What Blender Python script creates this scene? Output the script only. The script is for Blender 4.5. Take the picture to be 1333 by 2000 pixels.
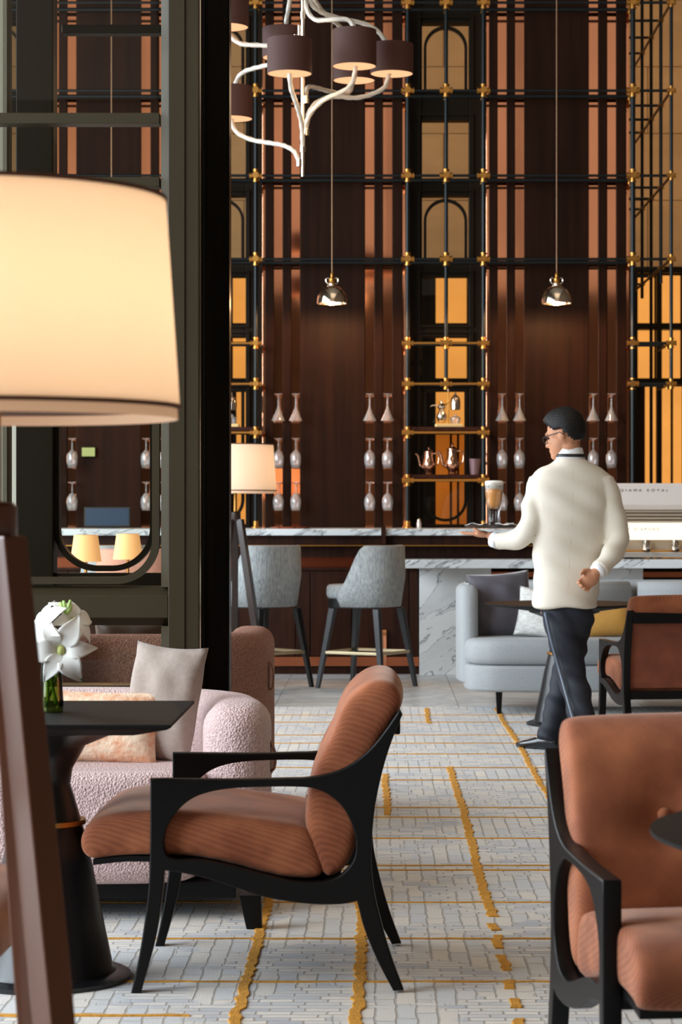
import bpy, bmesh, math, random
from mathutils import Vector, Matrix
random.seed(7)
for o in list(bpy.data.objects): bpy.data.objects.remove(o, do_unlink=True)
S = bpy.context.scene
COL = S.collection
PI = math.pi

# ------------------------------------------------------------ camera, exposure, lights
FPX = 4444.0                      # focal length in pixels of the 1333 x 2000 frame
VX, HZ, CAMH = 740.0, 1000.0, 1.2 # vanishing point, horizon, eye height
cd = bpy.data.cameras.new('camera'); cam = bpy.data.objects.new('camera', cd); COL.objects.link(cam)
cam.location = (0, 0, CAMH); cam.rotation_euler = (PI/2, 0, 0)
cd.sensor_fit = 'VERTICAL'; cd.sensor_height = 36.0; cd.lens = FPX/2000*36.0
cd.shift_x = -(VX-666.5)/2000.0; cd.shift_y = 0.0
cd.clip_start = 0.05; cd.clip_end = 100
cd.dof.use_dof = True; cd.dof.focus_distance = 7.8; cd.dof.aperture_fstop = 8.0
S.camera = cam
S.view_settings.view_transform = 'Standard'; S.view_settings.look = 'None'
S.view_settings.exposure = 0.0; S.view_settings.gamma = 1.0; S.view_settings.use_curve_mapping = False

w = bpy.data.worlds.new('world'); S.world = w; w.use_nodes = True
w.node_tree.nodes['Background'].inputs[0].default_value = (0.9, 0.95, 1, 1)
w.node_tree.nodes['Background'].inputs[1].default_value = 0.15

def area(name, loc, target, sx, sy, power, col):
    l = bpy.data.lights.new(name, 'AREA'); l.shape = 'RECTANGLE'; l.size = sx; l.size_y = sy
    l.energy = power; l.color = col
    o = bpy.data.objects.new(name, l); COL.objects.link(o); o.location = loc
    d = Vector(target)-Vector(loc); o.rotation_euler = d.to_track_quat('-Z', 'Y').to_euler()
    return o
def point(name, loc, power, col, rad=.03, parent=None):
    l = bpy.data.lights.new(name, 'POINT'); l.energy = power; l.color = col; l.shadow_soft_size = rad
    o = bpy.data.objects.new(name, l); COL.objects.link(o); o.location = loc
    return o
def spot(name, loc, target, power, col, ang=80, rad=.05, blend=.6):
    l = bpy.data.lights.new(name, 'SPOT'); l.energy = power; l.color = col; l.shadow_soft_size = rad
    l.spot_size = math.radians(ang); l.spot_blend = blend
    o = bpy.data.objects.new(name, l); COL.objects.link(o); o.location = loc
    d = Vector(target)-Vector(loc); o.rotation_euler = d.to_track_quat('-Z', 'Y').to_euler()
    return o
WARM = (1, .68, .38)
# daylight through the tall windows on the left, an added warm fill overhead
area('window_daylight_near', (-6.6, 4.8, 3.0), (0, 6.5, .6), 7.4, 5.8, 1450, (.82, .91, 1))
area('window_daylight_mid', (-6.6, 12.6, 3.0), (1, 13, .4), 6.6, 5.8, 980, (.82, .91, 1))
area('ceiling_fill', (1.5, 6.5, 9.6), (1.5, 6.5, 0), 7, 10, 190, (1, .80, .58))  # added warm fill with no fixture behind it
area('far_room_cove', (2.6, 21.3, 6.6), (2.6, 24, 3), 9, .8, 100, (1, .68, .40))

# ------------------------------------------------------------ helpers
def P(px, py, D): return Vector(((px-VX)/FPX*D, D, CAMH-(py-HZ)/FPX*D))
def X(px, D): return (px-VX)/FPX*D
def Z(py, D): return CAMH-(py-HZ)/FPX*D
def lin(c):
    r = []
    for v in c[:3]:
        v = v/255.0
        r.append(v/12.92 if v <= .04045 else ((v+.055)/1.055)**2.4)
    return (r[0], r[1], r[2], 1.0)

class MB:
    def __init__(s): s.bm = bmesh.new()
    def box(s, x0, x1, y0, y1, z0, z1):
        v = [s.bm.verts.new(p) for p in ((x0,y0,z0),(x1,y0,z0),(x1,y1,z0),(x0,y1,z0),(x0,y0,z1),(x1,y0,z1),(x1,y1,z1),(x0,y1,z1))]
        for f in ((3,2,1,0),(4,5,6,7),(0,1,5,4),(1,2,6,5),(2,3,7,6),(3,0,4,7)): s.bm.faces.new([v[i] for i in f])
        return s
    def loft(s, rings, cap=True, closed=True):
        R = [[s.bm.verts.new(p) for p in r] for r in rings]
        n = len(R[0])
        for a, b in zip(R, R[1:]):
            for i in range(n if closed else n-1):
                j = (i+1) % n
                s.bm.faces.new((a[i], a[j], b[j], b[i]))
        if cap:
            s.bm.faces.new(list(reversed(R[0]))); s.bm.faces.new(R[-1])
        return s
    def tube(s, pts, r, seg=10, cap=True, flat=None):
        pts = [Vector(p) for p in pts]; n = len(pts)
        rr = r if isinstance(r, (list, tuple)) else [r]*n
        t0 = (pts[1]-pts[0]).normalized()
        u = t0.orthogonal().normalized()
        if abs(t0.z) < .99: u = Vector((0,0,1)).cross(t0).normalized()
        else: u = Vector((1,0,0))
        rings = []
        for i in range(n):
            t = (pts[min(i+1,n-1)]-pts[max(i-1,0)]).normalized()
            u = (u - t*u.dot(t)).normalized(); v = t.cross(u)
            a, b = (rr[i], rr[i]) if not isinstance(rr[i], (tuple, list)) else rr[i]
            rings.append([pts[i]+u*a*math.cos(k*2*PI/seg)+v*b*math.sin(k*2*PI/seg) for k in range(seg)])
        return s.loft(rings, cap)
    def lathe(s, prof, c=(0,0,0), seg=24, cap=True):
        c = Vector(c)
        return s.loft([[c+Vector((r*math.cos(k*2*PI/seg), r*math.sin(k*2*PI/seg), z)) for k in range(seg)] for r, z in prof], cap)
    def ellipsoid(s, c, rad, M=None, seg=20, ring=12):
        m = Matrix.Translation(c)
        if M is not None: m = m @ M.to_4x4()
        m = m @ Matrix.Diagonal((rad[0], rad[1], rad[2], 1))
        bmesh.ops.create_uvsphere(s.bm, u_segments=seg, v_segments=ring, radius=1, matrix=m)
        return s
    def ribbon(s, pts, wd, y0, y1, closed=False):
        # rectangular bar swept along a path of (x, z) points
        n = len(pts); rings = []
        for i, (x, z) in enumerate(pts):
            a = pts[(i-1) % n] if closed else pts[max(i-1,0)]
            b = pts[(i+1) % n] if closed else pts[min(i+1,n-1)]
            tx, tz = b[0]-a[0], b[1]-a[1]; l = math.hypot(tx, tz) or 1
            nx, nz = -tz/l*wd/2, tx/l*wd/2
            rings.append([Vector((x+nx,y0,z+nz)), Vector((x-nx,y0,z-nz)), Vector((x-nx,y1,z-nz)), Vector((x+nx,y1,z+nz))])
        if closed: rings.append(rings[0]); return s.loft(rings, False)
        return s.loft(rings)
    def quad(s, a, b, c, d):
        s.bm.faces.new([s.bm.verts.new(p) for p in (a,b,c,d)]); return s

ROOTM = {}
def thing(name, label, cat, loc=(0,0,0), rz=0, group=None, kind=None):
    o = bpy.data.objects.new(name, None); COL.objects.link(o); o.empty_display_size = .05
    o.location = loc; o.rotation_euler = (0,0,rz)
    if label: o['label'] = label
    if cat: o['category'] = cat
    if group: o['group'] = group
    if kind: o['kind'] = kind
    ROOTM[o.name] = Matrix.Translation(loc) @ Matrix.Rotation(rz, 4, 'Z')
    return o
def tag(o, label, cat, group=None):
    o['label'] = label; o['category'] = cat
    if group: o['group'] = group
    return o
def finish(name, me, m, parent, smooth, bevel, sub, world):
    o = bpy.data.objects.new(name, me); COL.objects.link(o)
    if parent is not None:
        o.parent = parent
        if world and parent.name in ROOTM: me.transform(ROOTM[parent.name].inverted())
        if parent.name in ROOTM: ROOTM[o.name] = ROOTM[parent.name]
    if m: me.materials.append(m)
    if smooth:
        me.polygons.foreach_set('use_smooth', [True]*len(me.polygons))
        if smooth != 'all':
            try: me.set_sharp_from_angle(angle=math.radians(40))
            except Exception: pass
    if bevel:
        b = o.modifiers.new('bevel', 'BEVEL'); b.width = bevel; b.segments = 2; b.limit_method = 'ANGLE'; b.angle_limit = .6
    if sub:
        q = o.modifiers.new('sub', 'SUBSURF'); q.levels = sub; q.render_levels = sub
    return o
def obj(name, mb, m, parent=None, smooth=False, bevel=0, sub=0, world=False):
    me = bpy.data.meshes.new(name)
    bmesh.ops.recalc_face_normals(mb.bm, faces=mb.bm.faces)
    mb.bm.to_mesh(me); mb.bm.free()
    return finish(name, me, m, parent, smooth, bevel, sub, world)
def struct(name, mb, m, parent=None, **k):
    o = obj(name, mb, m, parent, **k)
    if parent is None: o['kind'] = 'structure'
    return o
def dup(o, loc=None, rz=None, label=None, group=None, parent=None, top=True):
    c = o.copy(); COL.objects.link(c)
    if parent is not None: c.parent = parent
    if loc is not None: c.location = loc
    if rz is not None: c.rotation_euler = (0,0,rz)
    if label: c['label'] = label
    if group: c['group'] = group
    for ch in o.children: dup(ch, parent=c, top=False)
    return c
def evald(o):
    dg = bpy.context.evaluated_depsgraph_get()
    return bpy.data.meshes.new_from_object(o.evaluated_get(dg))
def remesh(mb, voxel, smooth_it=4):
    me = bpy.data.meshes.new('tmp'); bmesh.ops.recalc_face_normals(mb.bm, faces=mb.bm.faces); mb.bm.to_mesh(me); mb.bm.free()
    o = bpy.data.objects.new('tmp', me); COL.objects.link(o)
    r = o.modifiers.new('r', 'REMESH'); r.mode = 'VOXEL'; r.voxel_size = voxel
    if smooth_it:
        s = o.modifiers.new('s', 'SMOOTH'); s.factor = .5; s.iterations = smooth_it
    n = evald(o); bpy.data.objects.remove(o, do_unlink=True)
    return n
def cr(pts, k=6, closed=False):
    # Catmull-Rom through points (any dimension)
    pts = [tuple(p) for p in pts]; n = len(pts); out = []
    if n < 3 and not closed: return pts
    for i in range(n if closed else n-1):
        p1, p2 = pts[i], pts[(i+1) % n]
        p0 = pts[(i-1) % n] if closed or i > 0 else tuple(2*a-b for a, b in zip(p1, p2))
        p3 = pts[(i+2) % n] if closed or i+2 < n else tuple(2*b-a for a, b in zip(p1, p2))
        for j in range(k):
            t = j/k
            out.append(tuple(.5*(2*b+(c-a)*t+(2*a-5*b+4*c-d)*t*t+(3*b-a-3*c+d)*t**3) for a, b, c, d in zip(p0, p1, p2, p3)))
    if not closed: out.append(pts[-1])
    return out
def plate(splines, thick, bev):
    # closed 2D outlines (first is the outside, the rest holes) in x, z extruded along y into a solid board
    cu = bpy.data.curves.new('tmp', 'CURVE'); cu.dimensions = '2D'; cu.fill_mode = 'BOTH'
    cu.extrude = thick/2-bev; cu.bevel_depth = bev; cu.bevel_resolution = 2; cu.offset = -bev
    for pts in splines:
        sp = cu.splines.new('POLY'); sp.points.add(len(pts)-1); sp.use_cyclic_u = True
        for q, p in zip(sp.points, pts): q.co = (p[0], p[1], 0, 1)
    o = bpy.data.objects.new('tmp', cu); COL.objects.link(o)
    me = evald(o); bpy.data.objects.remove(o, do_unlink=True)
    me.transform(Matrix.Rotation(PI/2, 4, 'X'))
    return me

# ------------------------------------------------------------ materials
def mat(name, col, rough=.5, metal=0, var=0, vscale=8, stretch=(1,1,1), bump=0, bscale=60, btype='NOISE', bstretch=(1,1,1),
        emis=0, ecol=None, coat=0, sheen=0, trans=0, ior=1.45, spec=None, col2=None, sub=0):
    m = bpy.data.materials.new(name); m.use_nodes = True
    nt = m.node_tree; N = nt.nodes; L = nt.links; b = N['Principled BSDF']
    b.inputs['Base Color'].default_value = lin(col); b.inputs['Roughness'].default_value = rough; b.inputs['Metallic'].default_value = metal
    if coat: b.inputs['Coat Weight'].default_value = coat; b.inputs['Coat Roughness'].default_value = .08
    if sheen: b.inputs['Sheen Weight'].default_value = sheen; b.inputs['Sheen Roughness'].default_value = .4
    if trans: b.inputs['Transmission Weight'].default_value = trans; b.inputs['IOR'].default_value = ior
    if spec is not None: b.inputs['Specular IOR Level'].default_value = spec
    if emis: b.inputs['Emission Color'].default_value = lin(ecol or col); b.inputs['Emission Strength'].default_value = emis
    tc = N.new('ShaderNodeTexCoord')
    if var or col2:
        mp = N.new('ShaderNodeMapping'); mp.inputs['Scale'].default_value = stretch; L.new(tc.outputs['Object'], mp.inputs[0])
        no = N.new('ShaderNodeTexNoise'); no.inputs['Scale'].default_value = vscale; no.inputs['Detail'].default_value = 5; no.inputs['Roughness'].default_value = .6
        L.new(mp.outputs[0], no.inputs['Vector'])
        rp = N.new('ShaderNodeValToRGB'); L.new(no.outputs['Fac'], rp.inputs[0])
        c = lin(col); c2 = lin(col2) if col2 else None
        e = rp.color_ramp.elements
        e[0].position = .3; e[1].position = .7
        if c2: e[0].color = c; e[1].color = c2
        else:
            e[0].color = tuple(v*(1-var) for v in c[:3])+(1,); e[1].color = tuple(min(1, v*(1+var)) for v in c[:3])+(1,)
        L.new(rp.outputs[0], b.inputs['Base Color'])
    if bump:
        mp = N.new('ShaderNodeMapping'); mp.inputs['Scale'].default_value = bstretch; L.new(tc.outputs['Object'], mp.inputs[0])
        if btype == 'NOISE':
            t = N.new('ShaderNodeTexNoise'); t.inputs['Scale'].default_value = bscale; t.inputs['Detail'].default_value = 3; out = t.outputs['Fac']
        elif btype == 'VORONOI':
            t = N.new('ShaderNodeTexVoronoi'); t.inputs['Scale'].default_value = bscale; out = t.outputs['Distance']
        elif btype == 'WAVE':
            t = N.new('ShaderNodeTexWave'); t.inputs['Scale'].default_value = bscale; t.bands_direction = 'DIAGONAL'; out = t.outputs['Fac']
        L.new(mp.outputs[0], t.inputs['Vector'])
        bp = N.new('ShaderNodeBump'); bp.inputs['Strength'].default_value = bump; bp.inputs['Distance'].default_value = .01
        L.new(out, bp.inputs['Height']); L.new(bp.outputs[0], b.inputs['Normal'])
    m.diffuse_color = lin(col)
    return m
def weave(name, col, col2, scale=520, rough=.85, bump=.15):
    # two crossed thread waves with uneven dyeing
    m = mat(name, col, rough, sheen=.25); nt = m.node_tree; N = nt.nodes; L = nt.links; b = N['Principled BSDF']; b.inputs['Sheen Weight'].default_value = .28; b.inputs['Sheen Tint'].default_value = (1,.82,.68,1)
    tc = N.new('ShaderNodeTexCoord')
    fs = []
    for rot in ((.3, .2, .8), (.3, -.2, -.8)):
        mp = N.new('ShaderNodeMapping'); mp.inputs['Rotation'].default_value = rot; L.new(tc.outputs['Object'], mp.inputs[0])
        wv = N.new('ShaderNodeTexWave'); wv.inputs['Scale'].default_value = scale/6.28; wv.inputs['Distortion'].default_value = .6; wv.bands_direction = 'DIAGONAL'
        L.new(mp.outputs[0], wv.inputs['Vector']); fs.append(wv.outputs['Fac'])
    mu = N.new('ShaderNodeMath'); mu.operation = 'MULTIPLY'; L.new(fs[0], mu.inputs[0]); L.new(fs[1], mu.inputs[1])
    no = N.new('ShaderNodeTexNoise'); no.inputs['Scale'].default_value = 9; no.inputs['Detail'].default_value = 6; L.new(tc.outputs['Object'], no.inputs['Vector'])
    ad = N.new('ShaderNodeMath'); ad.operation = 'MULTIPLY_ADD'; ad.inputs[1].default_value = .3; L.new(mu.outputs[0], ad.inputs[0]); L.new(no.outputs['Fac'], ad.inputs[2])
    rp = N.new('ShaderNodeValToRGB'); rp.color_ramp.elements[0].position = .4; rp.color_ramp.elements[1].position = 1.1
    rp.color_ramp.elements[1].position = 1.0
    rp.color_ramp.elements[0].color = lin(col); rp.color_ramp.elements[1].color = lin(col2)
    L.new(ad.outputs[0], rp.inputs[0]); L.new(rp.outputs[0], b.inputs['Base Color'])
    bp = N.new('ShaderNodeBump'); bp.inputs['Strength'].default_value = bump; bp.inputs['Distance'].default_value = .003
    L.new(mu.outputs[0], bp.inputs['Height']); L.new(bp.outputs[0], b.inputs['Normal'])
    return m
def marble(name, base, vein, rough=.25, scale=2.2, rot=(0,.5,.4), width=.05):
    m = mat(name, base, rough, spec=.5); nt = m.node_tree; N = nt.nodes; L = nt.links; b = N['Principled BSDF']
    tc = N.new('ShaderNodeTexCoord'); mp = N.new('ShaderNodeMapping'); mp.inputs['Rotation'].default_value = rot
    L.new(tc.outputs['Object'], mp.inputs[0]); mq = N.new('ShaderNodeMapping'); mq.inputs['Scale'].default_value = (1, 1, 3.6); L.new(mp.outputs[0], mq.inputs[0]); mp = mq
    n1 = N.new('ShaderNodeTexNoise'); n1.inputs['Scale'].default_value = scale; n1.inputs['Detail'].default_value = 9; n1.inputs['Roughness'].default_value = .62; n1.inputs['Distortion'].default_value = .8
    L.new(mp.outputs[0], n1.inputs['Vector'])
    rp = N.new('ShaderNodeValToRGB'); r = rp.color_ramp
    r.elements[0].position = .40; r.elements[0].color = lin(base); r.elements[1].position = .62; r.elements[1].color = tuple(v*.82 for v in lin(base)[:3])+(1,)
    for p, c in ((.5-width*.55, lin(base)), (.5, lin(vein)), (.5+width*.35, tuple(v*.9 for v in lin(base)[:3])+(1,))):
        e = r.elements.new(p); e.color = c
    L.new(n1.outputs['Fac'], rp.inputs[0]); L.new(rp.outputs[0], b.inputs['Base Color'])
    return m
def glassy(name, tint=(1,1,1,1), refl=.5, rough=0):
    # thin pane: clear, with a Fresnel mirror on top
    m = bpy.data.materials.new(name); m.use_nodes = True; nt = m.node_tree; N = nt.nodes; L = nt.links
    N.remove(N['Principled BSDF'])
    t = N.new('ShaderNodeBsdfTransparent'); t.inputs[0].default_value = tint
    g = N.new('ShaderNodeBsdfGlossy'); g.inputs['Roughness'].default_value = rough
    lw = N.new('ShaderNodeFresnel'); lw.inputs['IOR'].default_value = 1.45
    mu = N.new('ShaderNodeMath'); mu.operation = 'MULTIPLY'; mu.inputs[1].default_value = refl*2; mu.use_clamp = True
    mx = N.new('ShaderNodeMixShader')
    L.new(lw.outputs[0], mu.inputs[0]); L.new(mu.outputs[0], mx.inputs[0]); L.new(t.outputs[0], mx.inputs[1]); L.new(g.outputs[0], mx.inputs[2])
    L.new(mx.outputs[0], N['Material Output'].inputs[0])
    return m
def emit(name, col, strength, var=0, vscale=3, stretch=(1,1,1)):
    m = bpy.data.materials.new(name); m.use_nodes = True; nt = m.node_tree; N = nt.nodes; L = nt.links
    N.remove(N['Principled BSDF'])
    e = N.new('ShaderNodeEmission'); e.inputs[0].default_value = lin(col); e.inputs[1].default_value = strength
    if var:
        tc = N.new('ShaderNodeTexCoord'); mp = N.new('ShaderNodeMapping'); mp.inputs['Scale'].default_value = stretch; L.new(tc.outputs['Object'], mp.inputs[0])
        no = N.new('ShaderNodeTexNoise'); no.inputs['Scale'].default_value = vscale; no.inputs['Detail'].default_value = 4; L.new(mp.outputs[0], no.inputs['Vector'])
        rp = N.new('ShaderNodeValToRGB'); c = lin(col); rp.color_ramp.elements[0].position = .3; rp.color_ramp.elements[1].position = .7
        rp.color_ramp.elements[0].color = tuple(v*(1-var) for v in c[:3])+(1,); rp.color_ramp.elements[1].color = tuple(v*(1+var*.4) for v in c[:3])+(1,)
        L.new(no.outputs['Fac'], rp.inputs[0]); L.new(rp.outputs[0], e.inputs[0])
    L.new(e.outputs[0], N['Material Output'].inputs[0]); m.diffuse_color = lin(col)
    return m
M = {}
M['lacquer'] = mat('black_lacquered_wood', (9, 8, 8), .4, spec=.22, bump=.03, bscale=8, bstretch=(1,1,14))
M['rust'] = weave('rust_basketweave', (120, 61, 32), (182, 110, 70))
M['rustback'] = weave('rust_back_fabric', (112, 56, 36), (150, 84, 58))
M['darkwood'] = mat('bar_dark_walnut', (46, 22, 11), .42, spec=.15, var=.45, vscale=3.0, stretch=(7,7,.35), bump=.05, bscale=5, bstretch=(10,10,.4))
M['panelwood'] = mat('wall_walnut_veneer', (36, 17, 7), .5, spec=.08, var=.35, vscale=2.2, stretch=(8,8,.3), bump=.03, bscale=5, bstretch=(10,10,.4))
M['copper'] = mat('polished_copper', (246, 172, 132), .06, 1, bump=.04, bscale=.9, bstretch=(3,3,1.2))
M['copperdull'] = mat('brushed_copper', (214, 132, 96), .25, 1)
M['pipe'] = mat('blackened_steel_pipe', (28, 34, 36), .35, .6)
M['brass'] = mat('aged_brass', (190, 138, 70), .34, 1)
M['nickel'] = mat('polished_nickel', (236, 222, 204), .13, 1)
M['olive'] = mat('olive_bronze_paint', (56, 49, 34), .4, spec=.22, var=.06, vscale=4)
M['darkframe'] = mat('dark_bronze_frame', (26, 20, 11), .45, spec=.1)
M['column'] = mat('black_polished_column', (12, 8, 4), .25, spec=.1, var=.3, vscale=3, stretch=(10,10,.3))
M['marble'] = marble('white_veined_marble', (224, 226, 226), (74, 80, 90), .3, 1.25, (0,.55,0), .024)
M['marbletop'] = marble('pale_marble_counter', (222, 228, 230), (110, 116, 122), .18, 2.6, (0,.3,.3), .06)
M['stonefloor'] = marble('pale_grey_stone_floor', (212, 214, 212), (180, 184, 184), .3, 1.2, (0,0,0), .12)
M['stonewall'] = mat('warm_limestone', (200, 162, 116), .75, var=.12, vscale=1.2, stretch=(1,1,2.5))
M['plaster'] = mat('warm_plaster', (96, 80, 64), .8, var=.06, vscale=1)
M['ceiling'] = mat('ceiling_plaster', (170, 160, 146), .85)
M['pink'] = mat('pink_boucle', (204, 176, 173), .9, var=.28, vscale=130, bump=.5, bscale=150, btype='VORONOI', sheen=.2)
M['brownboucle'] = mat('brown_pink_boucle', (156, 112, 94), .9, var=.45, vscale=140, bump=.5, bscale=150, btype='VORONOI')
M['greysofa'] = mat('blue_grey_linen', (160, 164, 166), .85, var=.12, vscale=160, bump=.2, bscale=300, sheen=.15)
M['tweed'] = mat('grey_tweed', (116, 122, 126), .9, col2=(190, 194, 192), vscale=60, stretch=(3,3,.35), bump=.35, bscale=120, bstretch=(1,1,.3))
M['tweedrose'] = mat('rose_tweed', (206, 150, 128), .9, var=.12, vscale=80)
M['greypillow'] = mat('taupe_linen', (158, 144, 134), .88, var=.1, vscale=60, bump=.2, bscale=260, sheen=.1)
M['velvet'] = mat('charcoal_velvet', (84, 80, 88), .7, var=.2, vscale=6, sheen=.5)
M['whitetex'] = mat('white_scored_fabric', (214, 214, 210), .9, var=.25, vscale=26, stretch=(1,1,3), bump=.6, bscale=40)
M['mustard'] = mat('mustard_velvet', (190, 140, 62), .7, var=.15, vscale=9, sheen=.4)
M['peach'] = mat('peach_ikat_fabric', (236, 222, 196), .85, col2=(218, 146, 104), vscale=17, stretch=(1,1,1.6), bump=.4, bscale=60)
M['terracotta'] = mat('terracotta_velvet', (196, 92, 48), .7, sheen=.3)
M['leather'] = mat('brown_leather', (84, 66, 56), .4, var=.2, vscale=10, bump=.2, bscale=30)
M['lampwooddark'] = mat('dark_lamp_wood', (44, 26, 18), .3, coat=.4)
M['lampwood'] = mat('lit_lamp_wood', (92, 50, 28), .3, coat=.5, var=.15, vscale=3, stretch=(4,4,.5))  # same dark wood, base lightened to paint in the light on the near lamp
def cloth(name, col, tr):
    # thin linen that glows with the lamp inside it
    m = bpy.data.materials.new(name); m.use_nodes = True; nt = m.node_tree; N = nt.nodes; L = nt.links; N.remove(N['Principled BSDF'])
    t = N.new('ShaderNodeBsdfTranslucent'); t.inputs[0].default_value = lin(col); d = N.new('ShaderNodeBsdfDiffuse'); d.inputs[0].default_value = lin(col)
    x = N.new('ShaderNodeMixShader'); x.inputs[0].default_value = tr; L.new(d.outputs[0], x.inputs[1]); L.new(t.outputs[0], x.inputs[2]); L.new(x.outputs[0], N['Material Output'].inputs[0]); return m
M['shade'] = cloth('linen_shade', (250, 240, 226), .55)
M['shadehem'] = mat('lit_linen_shade_hem', (240, 206, 176), .8, emis=.28, ecol=(255, 196, 146))
M['litshade2'] = mat('lit_white_shade', (250, 240, 220), .8, emis=.8, ecol=(255, 240, 214))
M['darkline'] = mat('brown_shade_piping', (96, 58, 36), .7)
M['brownshade'] = mat('brown_drum_shade', (60, 33, 25), .75, bump=.15, bscale=200, bstretch=(3,3,.4), emis=.02, ecol=(180,70,40))
M['diffuser'] = emit('lit_diffuser', (255, 190, 140), 1.25)
M['bulb'] = emit('bulb_glow', (255, 214, 150), 2.5)
M['rope'] = mat('ribbed_white_glass', (206, 198, 184), .2, bump=.1, bscale=55, btype='NOISE', coat=.5)
M['conewood'] = mat('black_stained_oak_base', (20, 20, 22), .33, var=.25, vscale=5, stretch=(9,9,.5), bump=.08, bscale=8, bstretch=(10,10,.4))
M['tabletop'] = mat('black_oak_tabletop', (20, 18, 17), .6, spec=.15, var=.25, vscale=5, stretch=(.6,9,9))
def crystal(name):
    # blown glass: mostly clear, bright at grazing angles, a trace of white painted in for window reflections
    m = glassy(name, (.95,.95,.95,1), 1.1, .03); nt = m.node_tree; N = nt.nodes; L = nt.links
    mx = [n for n in N if n.type == 'MIX_SHADER'][0]
    d = N.new('ShaderNodeBsdfTranslucent'); d.inputs[0].default_value = (.9,.93,.95,1); d2 = N.new('ShaderNodeBsdfDiffuse'); d2.inputs[0].default_value = (.9,.93,.95,1)
    a = N.new('ShaderNodeAddShader'); L.new(d.outputs[0], a.inputs[0]); L.new(d2.outputs[0], a.inputs[1])
    m2 = N.new('ShaderNodeMixShader'); m2.inputs[0].default_value = .075; L.new(mx.outputs[0], m2.inputs[1]); L.new(a.outputs[0], m2.inputs[2])
    L.new(m2.outputs[0], N['Material Output'].inputs[0]); return m
M['glassware'] = crystal('clear_glassware')
M['palebrass'] = mat('pale_brass', (214, 196, 160), .35, 1)
M['clear'] = glassy('clear_tumbler_glass', (.97,.97,.97,1), .3, .02)
M['stemmetal'] = mat('dull_bronze_stem', (150, 116, 88), .5, .8)
M['copperdark'] = mat('dark_copper_band', (150, 84, 58), .22, 1)  # darker copper tone for the band below the fascia
M['rustpipe'] = mat('bronzed_pipe', (88, 46, 24), .35, .7)
M['pane'] = glassy('clear_pane', (.95,.95,.92,1), .2)
M['vaseglass'] = glassy('olive_vase_glass', (.58,.66,.36,1), .5)
M['petal'] = mat('lily_petal', (246, 246, 240), .6, sub=0)
M['petalheart'] = mat('lily_heart', (206, 214, 130), .6)
M['leaf'] = mat('lily_leaf', (54, 92, 34), .5, var=.2, vscale=12)
M['stem'] = mat('lily_stem', (120, 150, 50), .5)
M['bud'] = mat('lily_bud', (176, 206, 116), .5)
M['skin'] = mat('skin', (196, 138, 104), .55, var=.06, vscale=20)
M['hair'] = mat('black_hair', (17, 15, 15), .55, spec=.3, bump=.4, bscale=60, bstretch=(.4,3,3))
M['jacket'] = mat('ivory_jacket_cloth', (226, 218, 203), .8, var=.03, vscale=6, bump=.05, bscale=9)
M['shirt'] = mat('white_shirt', (240, 240, 240), .7)
M['black'] = mat('black_satin', (16, 16, 18), .4)
M['trouser'] = mat('navy_trousers', (26, 30, 42), .7, var=.1, vscale=8, bump=.1, bscale=10)
M['satin'] = mat('trouser_satin_stripe', (110, 122, 140), .3)
M['shoe'] = mat('black_shoe_leather', (22, 24, 30), .25, coat=.4)
M['beer'] = mat('amber_beer', (236, 166, 92), .35)
M['foam'] = mat('beer_foam', (240, 236, 226), .8)
M['paper'] = mat('white_napkin', (238, 236, 230), .8)
M['silvertray'] = mat('dark_tray', (60, 52, 46), .3, .4)
M['steel'] = mat('brushed_steel', (206, 200, 192), .3, .5)
M['machine'] = mat('cream_enamel', (222, 212, 204), .3)
M['vent'] = mat('taupe_grille', (168, 150, 130), .45)
M['litpanel'] = emit('lit_machine_panel', (255, 246, 226), 1.3)
M['onyx'] = emit('backlit_amber_onyx', (246, 164, 78), 1.0, .12, 1.1, (1,1,1.6))
M['onyxdim'] = emit('backlit_orange_onyx', (206, 112, 36), .7, .3, 1.6)
M['daywin'] = emit('daylight_window_sheer', (226, 232, 228), .9)
M['sheer'] = emit('daylit_rear_window_sheer', (232, 214, 196), .62, .22, .35, (1,1,1.4))
M['screen'] = mat('dark_blue_screen', (38, 56, 78), .25, emis=.05, ecol=(70,100,140))
M['exitsign'] = emit('pale_green_sign', (214, 226, 150), .8)
M['ink'] = mat('grey_lettering', (120, 104, 92), .6)
M['reflectedshade'] = mat('reflected_amber_shade', (240, 190, 130), .8, emis=.55, ecol=(250,180,110))  # glow of the lampshades reflected in the partition glass
M['orangegrp'] = mat('mustard_yarn', (206, 146, 50), .95, var=.2, vscale=40, bump=.5, bscale=160)

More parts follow.
